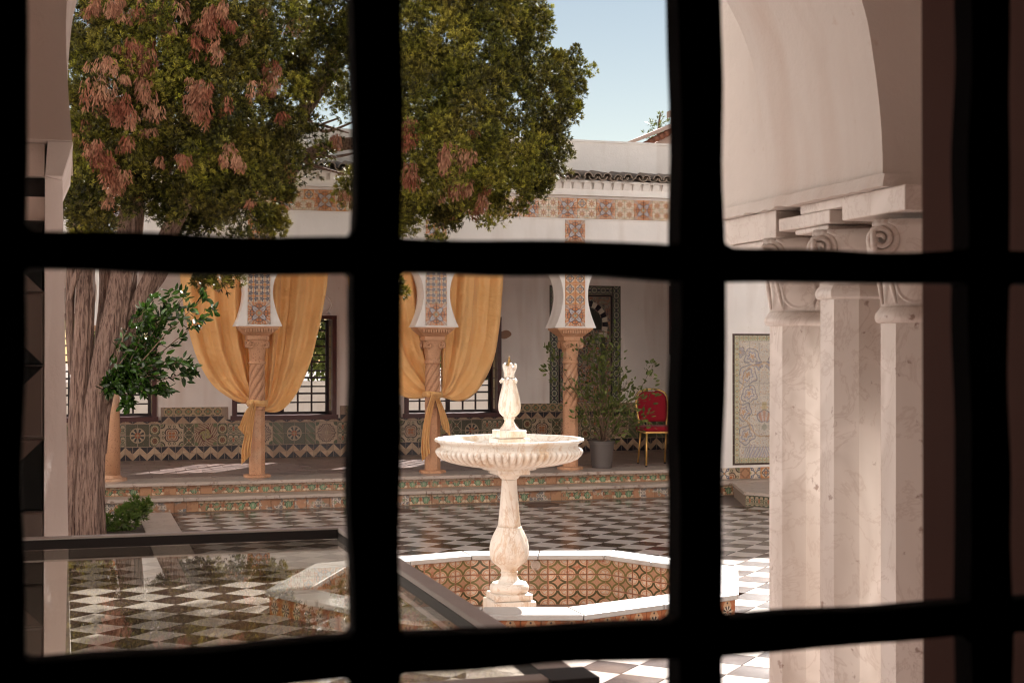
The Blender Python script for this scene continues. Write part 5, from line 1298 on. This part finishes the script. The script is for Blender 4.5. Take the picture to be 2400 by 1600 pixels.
k1 = A(596, 926)
cu = empty('tied_curtain', (PX[2], 16.3, 1.2)); tag(cu, 'gold satin curtain tied round the column at left of centre, nearer the tree', 'curtain', 'gold curtains of the far arcade')
curtain(cu, k1, [A(588, zt_), A(588, 640), A(586, 760), A(584, 860), A(586, 905), A(590, 926)], [A(408, zt_), A(413, 620), A(420, 690), A(434, 760), A(456, 830), A(490, 885), A(535, 918), A(570, 928), A(590, 930)], 3.1, 16.40, .050, cu, 1, 'left_panel')
curtain(cu, k1, [A(600, zt_), A(602, 640), A(606, 760), A(608, 860), A(606, 920), A(600, 938)], [A(757, zt_), A(753, 640), A(744, 700), A(732, 760), A(714, 830), A(690, 888), A(660, 930), A(636, 946), A(604, 944)], 2.6, 16.40, .050, cu, 2, 'right_panel')
tails(cu, [([A(584, 925, 16.05), A(577, 960, 16.05), A(571, 1000, 16.05), A(566, 1030, 16.05), A(566, 1056, 16.05)], .06, .105, 3), ([A(580, 930, 16.05), A(568, 950, 16.05), A(560, 975, 16.05), A(556, 992, 16.05)], .05, .09, 4)], 16.07)
wrap(cu, PX[2], A(596, 926, 16.1).z)
cu = empty('tied_curtain', (PX[3], 16.3, 1.2)); tag(cu, 'gold satin curtain tied round the column just left of the fountain', 'curtain', 'gold curtains of the far arcade')
curtain(cu, k1, [A(990, zt_), A(990, 640), A(992, 760), A(994, 840), A(998, 885), A(1002, 905)], [A(790, zt_), A(796, 620), A(803, 680), A(814, 745), A(834, 810), A(862, 862), A(905, 900), A(950, 916), A(1002, 906)], 3.0, 16.40, .050, cu, 5, 'left_panel')
curtain(cu, k1, [A(1010, zt_), A(1012, 640), A(1014, 760), A(1014, 850), A(1012, 898), A(1008, 908)], [A(1159, zt_), A(1156, 640), A(1152, 700), A(1145, 770), A(1135, 820), A(1118, 866), A(1090, 902), A(1056, 920), A(1012, 912)], 2.5, 16.40, .050, cu, 6, 'right_panel')
tails(cu, [([A(998, 905, 16.05), A(988, 940, 16.05), A(980, 980, 16.05), A(977, 1020, 16.05), A(979, 1050, 16.05)], .06, .10, 7), ([A(1004, 912, 16.05), A(1014, 940, 16.05), A(1021, 965, 16.05), A(1026, 992, 16.05)], .05, .10, 8)], 16.07)
wrap(cu, PX[3]-.01, A(1004, 906, 16.1).z)

# ================================================================== TREES
def limb(pts, radii, parent, name='trunk', n=56, ridg=.20, seed=0):
    rs = random.Random(seed); P_ = [Vector(p) for p in pts]; S = []; Rr = []
    for i in range(len(P_)-1):
        p0, p1, p2, p3 = [P_[max(0, min(len(P_)-1, i+k))] for k in (-1, 0, 1, 2)]
        for k in range(10):
            t = k/10; S.append(.5*((2*p1)+(p2-p0)*t+(2*p0-5*p1+4*p2-p3)*t*t+(3*p1-p0-3*p2+p3)*t**3)); Rr.append(radii[i]*(1-t)+radii[i+1]*t)
    S.append(P_[-1]); Rr.append(radii[-1]); ph = [rs.uniform(0, 6) for _ in range(6)]
    def mod(th, j):
        tw = j*.035
        return 1+ridg*(.55*abs(math.sin(th*2.5+tw*2+ph[0]))+.45*math.sin(th*7+tw*3+ph[1])*.6+.35*math.sin(th*13-tw*2+ph[2]+.8*math.sin(j*.3))+.15*math.sin(j*.22+ph[3]))-ridg*.3
    return MB().tube(S, Rr, n, mod=mod).build(name, M['bark'], parent, smooth=True)
T_ = lambda x, y, Y: atY(x, y, Y)
tr = empty('cypress_tree', (.15, 13.9, 0)); tag(tr, 'many stemmed cypress with stringy trunks at left and dead brown sprays in its crown', 'tree', None)
zb = 0.0
def down(p, r=0): return Vector((p.x, p.y, zb))
b1, b2, b3 = T_(178, 1225, 13.7), T_(208, 1225, 13.6), T_(228, 1225, 13.9)
limb([(b1.x, 13.7, zb), T_(176, 1150, 13.7), T_(181, 1000, 13.7), T_(188, 850, 13.7), T_(194, 720, 13.7), T_(197, 620, 13.75), T_(196, 500, 13.8), T_(188, 380, 13.9), T_(175, 200, 14)], [.11, .098, .088, .085, .084, .080, .075, .07, .05], tr, seed=1)
limb([(b2.x, 13.6, zb), T_(208, 1130, 13.6), T_(217, 1000, 13.6), T_(236, 880, 13.6), T_(262, 760, 13.6), T_(282, 640, 13.65), T_(298, 520, 13.7), T_(310, 420, 13.8), T_(330, 250, 13.9), T_(345, 50, 14)], [.13, .115, .112, .115, .12, .115, .105, .09, .07, .05], tr, seed=2)
limb([T_(225, 1040, 13.85), T_(232, 900, 13.9), T_(240, 780, 13.95), T_(248, 640, 14), T_(235, 500, 14.1), T_(225, 380, 14.2)], [.08, .09, .085, .075, .07, .05], tr, 'limb', seed=3)
limb([T_(255, 900, 13.7), T_(282, 790, 13.65), T_(318, 700, 13.6), T_(352, 630, 13.6), T_(385, 540, 13.55), T_(430, 455, 13.5), T_(475, 380, 13.5), T_(520, 250, 13.5)], [.09, .09, .085, .08, .075, .075, .06, .04], tr, 'limb', seed=4)
limb([T_(300, 760, 13.9), T_(330, 680, 13.9), T_(370, 620, 13.9), T_(400, 520, 13.9), T_(390, 400, 13.8), T_(378, 280, 13.7), T_(395, 150, 13.7), T_(430, 20, 13.7)], [.06, .07, .07, .08, .075, .075, .065, .05], tr, 'limb', seed=5)
limb([T_(166, 860, 13.8), T_(160, 760, 13.8), T_(162, 640, 13.8), T_(168, 520, 13.9), T_(160, 350, 14)], [.03, .035, .04, .04, .03], tr, 'limb', n=24, seed=6)
limb([T_(158, 690, 13.6), T_(170, 645, 13.6), T_(186, 600, 13.6), T_(200, 520, 13.7)], [.02, .028, .03, .03], tr, 'limb', n=20, seed=7)
limb([T_(430, 470, 13.8), T_(540, 380, 13.9), T_(640, 320, 14), T_(700, 250, 14), T_(760, 150, 14.1), T_(800, 20, 14.2)], [.08, .08, .075, .07, .06, .05], tr, 'limb', seed=8)
limb([T_(520, 420, 14.1), T_(640, 400, 14.2), T_(720, 350, 14.2), T_(800, 330, 14.3), T_(900, 330, 14.2), T_(1000, 260, 14), T_(1080, 120, 14)], [.07, .07, .06, .06, .055, .05, .04], tr, 'limb', seed=9)
for i, (a, b_p, c_) in enumerate((((650, 300), (720, 285), (800, 305)), ((640, 350), (720, 380), (790, 400)), ((690, 250), (740, 300), (810, 280)), ((660, 320), (700, 300), (780, 270)), ((700, 350), (760, 360), (820, 350)), ((1040, 250), (1150, 240), (1310, 200)), ((900, 330), (1000, 350), (1150, 330)), ((350, 20), (500, 30), (640, 60)), ((680, 60), (750, 50), (800, 90)), ((690, 110), (740, 60), (770, 0)))):
    Y = 14+.1*(i % 3); limb([T_(*a, Y), T_(*b_p, Y-.05), T_(*c_, Y)], [.022, .016, .008], tr, 'limb', n=12, seed=20+i)

# crown: clumps of feathery sprays, filled through the crown's volume
sp_v, sp_f, sp_t = [], [], []
def frond(base, d, L, wd, bendz):
    n0 = len(sp_v); d = np.array(d, float); d /= np.linalg.norm(d); side = np.cross(d, (0, 0, 1.)); side /= np.linalg.norm(side)+1e-9
    for k, (t, w_) in enumerate(((0, .35), (.45, 1.0), (1.0, .12))):
        c = np.array(base)+d*L*t+np.array((0, 0, bendz*t*t)); sp_v.append(c-side*wd*w_); sp_v.append(c+side*wd*w_); sp_t.extend([t, t])
    for k in range(2): sp_f.append((n0+2*k, n0+2*k+1, n0+2*k+3, n0+2*k+2))
for k, (a, bl, L) in enumerate(((0, 0, 1.0), (38, .22, .62), (-38, .22, .62), (18, .5, .45))):
    frond((0, bl, .02*k), (math.sin(R(a)), math.cos(R(a)), .25*(k % 2)-.1), L*(1-bl*.4), .085, .10-.2*(k % 3 == 0))
spray_v, spray_f, spray_t = np.array(sp_v), np.array(sp_f), np.array(sp_t)

def inpolyv(P_, poly):
    c = np.zeros(len(P_), bool); n = len(poly)
    for i in range(n):
        (x1, y1), (x2, y2) = poly[i], poly[(i+1) % n]
        m = ((y1 > P_[:, 1]) != (y2 > P_[:, 1])) & (P_[:, 0] < (x2-x1)*(P_[:, 1]-y1)/(y2-y1+1e-9)+x1); c ^= m
    return c
def edge_dist(P_, poly):
    d = np.full(len(P_), 1e9)
    for i in range(len(poly)):
        a, b = np.array(poly[i], float), np.array(poly[(i+1) % len(poly)], float); ab_ = b-a
        t = np.clip(((P_-a)@ab_)/(ab_@ab_), 0, 1); d = np.minimum(d, np.linalg.norm(P_-(a+t[:, None]*ab_), axis=1))
    return d
def world(P_, Y):
    x, y = P_[:, 0]/.98, P_[:, 1]/.98; xc = (x-1200)/FPX; v = -(y-HY)/FPX; dx, dy = _s+xc*_c, _c-xc*_s; t = Y/dy
    return np.stack([dx*t, Y, EYE+v*t], 1)
def crown(parent, poly, Yc, depth, n_cl, cl_r, per, size, mat, name='foliage', spray=(spray_v, spray_f, spray_t), gap=None, up=.35, maxd=None, lobes=0, lobe_r=(.3, .5), inner=.12, gapd=27, front=.78):
    """foliage through a crown's volume: lobes > clumps on the lobes > feathery sprays on the clumps"""
    lo, hi = np.min(poly, 0), np.max(poly, 0)
    def pick(n, mind=0):
        C = []
        for _ in range(n*60):
            q = rng.uniform(lo, hi, (1, 2))
            if not inpolyv(q, poly)[0]: continue
            q = q[0]
            if gap is not None and any(math.hypot(q[0]-gx, q[1]-gy) < gr for gx, gy, gr in gap): continue
            if mind and any(math.hypot(q[0]-c[0], q[1]-c[1]) < mind for c in C): continue
            C.append(q)
            if len(C) >= n: break
        return np.array(C)
    if lobes:
        L = pick(lobes, gapd); nl = len(L); ed = edge_dist(L, poly); th = depth*np.sqrt(np.clip(ed/(maxd or 160), 0, 1))
        Y = Yc+th*np.where(rng.uniform(size=nl) < front, -1, .6)*rng.uniform(.7, 1, nl); LW = world(L, Y); LR = rng.uniform(lobe_r[0], lobe_r[1], nl)*np.clip(.45+ed/60, .45, 1)
        m_ = n_cl; li = np.repeat(np.arange(nl), m_); d = rng.normal(size=(nl*m_, 3)); d[:, 2] += .25; d[:, 1] -= .2; d /= np.linalg.norm(d, axis=1)[:, None]
        W = LW[li]+d*(LR[li]*rng.uniform(.80, 1.05, nl*m_))[:, None]*np.array([1, 1, 1.15]); rad = rng.uniform(cl_r[0], cl_r[1], nl*m_)*np.clip(LR[li]/.35, .5, 1); ltone = rng.uniform(0, 1, nl)[li]
        ins = rng.uniform(size=nl*m_) < inner; W[ins] = LW[li[ins]]+d[ins]*(LR[li[ins]]*.5)[:, None]
    else:
        L = pick(n_cl); ed = edge_dist(L, poly); th = depth*np.sqrt(np.clip(ed/(maxd or 160), 0, 1)); Y = Yc+th*rng.uniform(-1, 1, len(L)); W = world(L, Y)
        rad = rng.uniform(cl_r[0], cl_r[1], len(L))*np.clip(.55+ed/60, .55, 1); ltone = rng.uniform(0, 1, len(L))
    nc = len(W); n = nc*per; ci = np.repeat(np.arange(nc), per)
    d = rng.normal(size=(n, 3)); d[:, 2] = d[:, 2]*.9+.2; d[:, 1] -= .2; d /= np.linalg.norm(d, axis=1)[:, None]
    pos = W[ci]+d*rad[ci][:, None]*(rng.uniform(.5, 1.0, n)**.5)[:, None]*np.array([1, .9, 1.2])
    dr = d+np.array([0, 0, up])+rng.normal(size=(n, 3))*.30
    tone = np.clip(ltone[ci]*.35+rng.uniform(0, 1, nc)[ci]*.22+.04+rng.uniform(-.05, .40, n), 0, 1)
    V, F_, t = scatter(spray[0], spray[1], spray[2], pos, dr, rng.uniform(size[0], size[1], n), tone)
    o = mesh_np(name, V, F_, mat, parent, t); o['kind'] = 'stuff'; return W
LEFT = [(95, -120), (700, -120), (705, -20), (690, 40), (688, 120), (672, 200), (682, 250), (655, 330), (668, 380), (650, 440), (640, 490), (628, 525), (560, 530), (545, 512), (500, 500), (470, 520), (420, 505), (345, 480), (330, 430), (350, 400), (335, 470), (290, 480), (240, 505), (225, 530), (190, 520), (165, 490), (155, 440), (120, 380), (95, 200)]
gaps = [(392, 235, 22), (375, 320, 22), (420, 290, 20), (362, 450, 18)]
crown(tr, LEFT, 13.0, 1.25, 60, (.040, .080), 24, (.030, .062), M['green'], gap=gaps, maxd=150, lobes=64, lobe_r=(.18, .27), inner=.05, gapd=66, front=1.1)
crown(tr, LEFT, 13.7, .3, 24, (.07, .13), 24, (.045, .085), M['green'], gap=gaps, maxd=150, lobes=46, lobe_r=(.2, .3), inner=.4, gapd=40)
MID = [(690, -60), (790, -40), (830, 60), (815, 200), (810, 330), (805, 440), (770, 440), (745, 400), (690, 395), (640, 380), (650, 300), (690, 240), (690, 100)]
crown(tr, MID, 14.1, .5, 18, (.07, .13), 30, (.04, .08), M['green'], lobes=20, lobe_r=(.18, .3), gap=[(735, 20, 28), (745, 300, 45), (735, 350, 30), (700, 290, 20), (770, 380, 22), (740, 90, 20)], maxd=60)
RIGHT = [(905, -130), (1215, -130), (1225, -30), (1222, 30), (1243, 70), (1240, 95), (1205, 105), (1215, 130), (1240, 140), (1290, 160), (1300, 260), (1303, 300), (1290, 330), (1278, 370), (1276, 385), (1250, 400), (1235, 440), (1190, 462), (1150, 480), (1110, 490), (1040, 480), (1020, 512), (985, 515), (960, 500), (905, 530), (880, 400), (870, 100)]
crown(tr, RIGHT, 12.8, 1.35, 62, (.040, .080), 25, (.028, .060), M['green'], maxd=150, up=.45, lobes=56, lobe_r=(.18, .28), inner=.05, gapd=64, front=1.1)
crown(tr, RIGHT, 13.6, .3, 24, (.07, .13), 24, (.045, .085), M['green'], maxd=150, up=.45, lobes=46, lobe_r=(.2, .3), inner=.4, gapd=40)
TIP = [(1285, 165), (1290, 140), (1305, 120), (1325, 108), (1340, 135), (1372, 150), (1368, 165), (1340, 185), (1345, 215), (1325, 225), (1330, 250), (1300, 255), (1290, 235)]
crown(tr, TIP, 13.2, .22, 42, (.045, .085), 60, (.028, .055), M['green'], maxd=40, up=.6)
LOW = [(430, 632), (450, 618), (520, 612), (560, 628), (545, 655), (500, 666), (462, 655)]
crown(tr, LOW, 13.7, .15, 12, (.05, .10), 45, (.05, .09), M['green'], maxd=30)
LOW2 = [(902, 640), (925, 648), (934, 665), (922, 688), (905, 688)]
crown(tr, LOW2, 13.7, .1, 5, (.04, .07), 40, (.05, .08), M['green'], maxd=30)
# dead brown sprays hanging down
hang = [(0, 0, 0), (-.09, .25, .03), (.09, .25, -.03), (-.07, .7, .02), (.07, .7, -.02), (0, 1.0, 0)]
hv = np.array(hang, float); hf = tri(np.array([(0, 2, 1, 1), (1, 2, 4, 3), (3, 4, 5, 5)])); ht = np.array([.2, .4, .4, .8, .8, 1.0])
DEAD = [(265, 18, 34, 30), (378, 28, 48, 34), (205, 15, 20, 25), (240, 150, 22, 30), (225, 215, 30, 45), (262, 240, 22, 45), (325, 130, 34, 45), (330, 210, 20, 40), (295, 265, 20, 28), (290, 110, 22, 18), (480, 60, 24, 50), (455, 110, 18, 30), (505, 30, 18, 30), (450, 240, 26, 48), (465, 205, 20, 30), (620, 160, 26, 32), (598, 200, 18, 18), (183, 322, 14, 20), (225, 345, 22, 30), (248, 380, 22, 26), (268, 418, 34, 32), (245, 455, 10, 22), (420, 370, 20, 24), (545, 375, 22, 25), (520, 340, 18, 18), (655, 400, 16, 32), (675, 60, 22, 26), (935, 300, 14, 55), (942, 400, 22, 34), (1036, 430, 22, 34), (1062, 360, 26, 30), (1020, 360, 16, 40), (770, 330, 16, 30), (790, 450, 12, 22), (1095, 480, 14, 20), (640, 270, 16, 20), (560, 90, 12, 18), (300, 330, 14, 16), (345, 300, 16, 14)]
pos, dr, sz, tn = [], [], [], []
for _ in range(22):
    x_, y_ = random.uniform(170, 660), random.uniform(0, 500)
    if inpolyv(np.array([[x_, y_]]), LEFT)[0]: DEAD.append((x_, y_, random.uniform(8, 20), random.uniform(14, 32)))
for _ in range(9): DEAD.append((random.uniform(925, 1120), random.uniform(280, 490), random.uniform(6, 14), random.uniform(12, 30)))
for (x, y, rx, ry) in DEAD:
    pl_ = LEFT if x < 800 else RIGHT; q_ = np.array([[x, y]]); ed_ = float(edge_dist(q_, pl_)[0]) if inpolyv(q_, pl_)[0] else 0
    P0 = T_(x, y, (13.0 if x < 800 else 12.8)-1.25*math.sqrt(min(1, ed_/150))-random.uniform(.0, .34))
    sx, sz_ = rx/.98/3333*12.2*.95, ry/.98/3333*12.2*.95
    strands = [(P0.x+random.gauss(0, sx*.50), P0.y+random.gauss(0, .07), P0.z+random.uniform(-.1, 1.0)*sz_, random.uniform(.35, 1.0)*sz_*1.1, random.choice((.05, .3, .5, .8, 1.0))) for _ in range(max(4, int(rx*ry/62)))]
    for (qx, qy, qz, ql, qt) in strands:
        for _ in range(int(46*ql/.14)+10):
            q = random.random(); wd = .030*math.sin(math.pi*(.15+.8*q)); a = random.uniform(0, math.tau)
            pos.append((qx+wd*math.cos(a), qy+wd*math.sin(a), qz-ql*q)); dr.append((math.cos(a)*.45, math.sin(a)*.35, -1+random.gauss(0, .3)))
            sz.append(random.uniform(.022, .055)); tn.append(min(1, max(0, qt*.8+random.random()*.35)))
V, F_, t = scatter(hv, hf, ht, np.array(pos), np.array(dr), np.array(sz), np.array(tn)); o = mesh_np('dead_foliage', V, F_, M['dead'], tr, t); o['kind'] = 'stuff'

# glossy leaved shrub in front of the trunks
gs = empty('glossy_shrub', (.45, 13.3, 0)); tag(gs, 'dark glossy leaved shrub reaching out from the cypress trunks', 'shrub')
random.seed(5)
rt = T_(262, 900, 13.3); r0_ = T_(240, 935, 13.6)
MB().tube([r0_, r0_.lerp(rt, .5), rt], [.018, .016, .013], 8).build('stem', M['twig'], gs, smooth=True)
tipsg = [T_(x, y, Y) for x, y, Y in ((350, 690, 13.1), (390, 672, 13.0), (425, 680, 13.0), (460, 690, 12.9), (484, 712, 12.9), (330, 740, 13.2), (360, 770, 13.1), (310, 800, 13.2), (345, 830, 13.1), (385, 830, 13.0), (420, 828, 12.9), (445, 850, 12.9), (300, 870, 13.1), (330, 900, 13.0), (270, 860, 13.2), (290, 930, 13.0), (385, 895, 13.0), (262, 890, 13.1), (370, 730, 13.0), (335, 710, 13.3), (300, 840, 13.0), (360, 860, 13.0))]
pths = branchy(tuple(rt), tipsg, gs, .008, name='branch', bend=.08)
pos, dr = [], []
for pth in pths:
    L = len(pth)
    for k in range(2, L):
        n_ = 14 if k > 5 else 6
        ax = (pth[k]-pth[k-1]).normalized()
        for _ in range(n_):
            p = pth[k]+Vector([random.gauss(0, .022) for _ in range(3)]); pos.append(p); dr.append(ax*.7+Vector((random.gauss(0, .6), random.gauss(0, .6), random.gauss(-.25, .55))))
pos, dr = np.array(pos), np.array(dr); lv = leaf_v.copy(); lv[:, 0] *= 1.25
sz_all = rng.uniform(.06, .105, len(pos)); leaf_things(gs, lv, pos, dr, sz_all, M['gloss_leaf'], 300)

# low ferny plant at the foot of the trunks
fe = empty('fern_plant', (.5, 14.2, 0)); tag(fe, 'bright green ferny plant at the foot of the cypress beside the bed edge', 'plant')
FP = [(226, 1240), (226, 1195), (245, 1185), (262, 1178), (285, 1165), (300, 1152), (330, 1146), (345, 1160), (340, 1180), (312, 1195), (300, 1215), (290, 1240)]
MB().tube([T_(250, 1225, 14.1), T_(285, 1195, 14.1), T_(330, 1160, 14.1)], [.008, .006, .003], 6).build('stem', M['twig'], fe)
crown(fe, FP, 14.1, .12, 40, (.04, .075), 26, (.045, .08), M['fern'], maxd=30, up=.5)

# sparse tree behind the parapet and garden trees seen through the windows
st_ = empty('background_tree', (18, 37, 0)); tag(st_, 'thin topped tree showing above the parapet beside the tiled roof', 'tree')
p = T_(1512, 300, 37)
MB().tube([(p.x, 37, 0), (p.x, 37, p.z-.4), T_(1515, 275, 37), T_(1518, 258, 37)], [.12, .08, .03, .01], 8).build('trunk', M['twig'], st_, smooth=True)
crown(st_, [(1480, 300), (1486, 285), (1500, 282), (1512, 262), (1520, 258), (1530, 280), (1545, 282), (1545, 330), (1480, 330)], 37, .5, 40, (.05, .16), 7, (.07, .14), M['pot_leaf'], maxd=20, up=.5)
for i, (x, h_, r_, lb) in enumerate(((1.2, 3.1, 1.3, 'yellow green garden bush seen through the leftmost lattice window'), (4.3, 3.2, 1.4, 'yellow green garden bush seen through the middle lattice window'), (7.2, 3.0, 1.3, 'garden bush seen through the lattice behind the second curtain'))):
    gt_ = empty('garden_bush', (x, 25, 0)); tag(gt_, lb, 'bush', 'garden bushes behind the lattice windows')
    n = 7000; d = rng.normal(size=(n, 3)); d /= np.linalg.norm(d, axis=1)[:, None]; pos = np.array((x, 25, h_-.6))+d*np.array((r_*1.1, .6, r_))*rng.uniform(.5, 1, (n, 1))
    V, F_, t = scatter(leaf_v, leaf_f, leaf_t, pos, d+rng.normal(size=(n, 3))*.5, rng.uniform(.12, .22, n), rng.uniform(0, 1, n)); mesh_np('foliage', V, F_, M['pot_leaf'], gt_, t)['kind'] = 'stuff'
    MB().tube([(x, 25, 0), (x, 25, h_-.6)], [.07, .05], 8).build('stem', M['twig'], gt_)
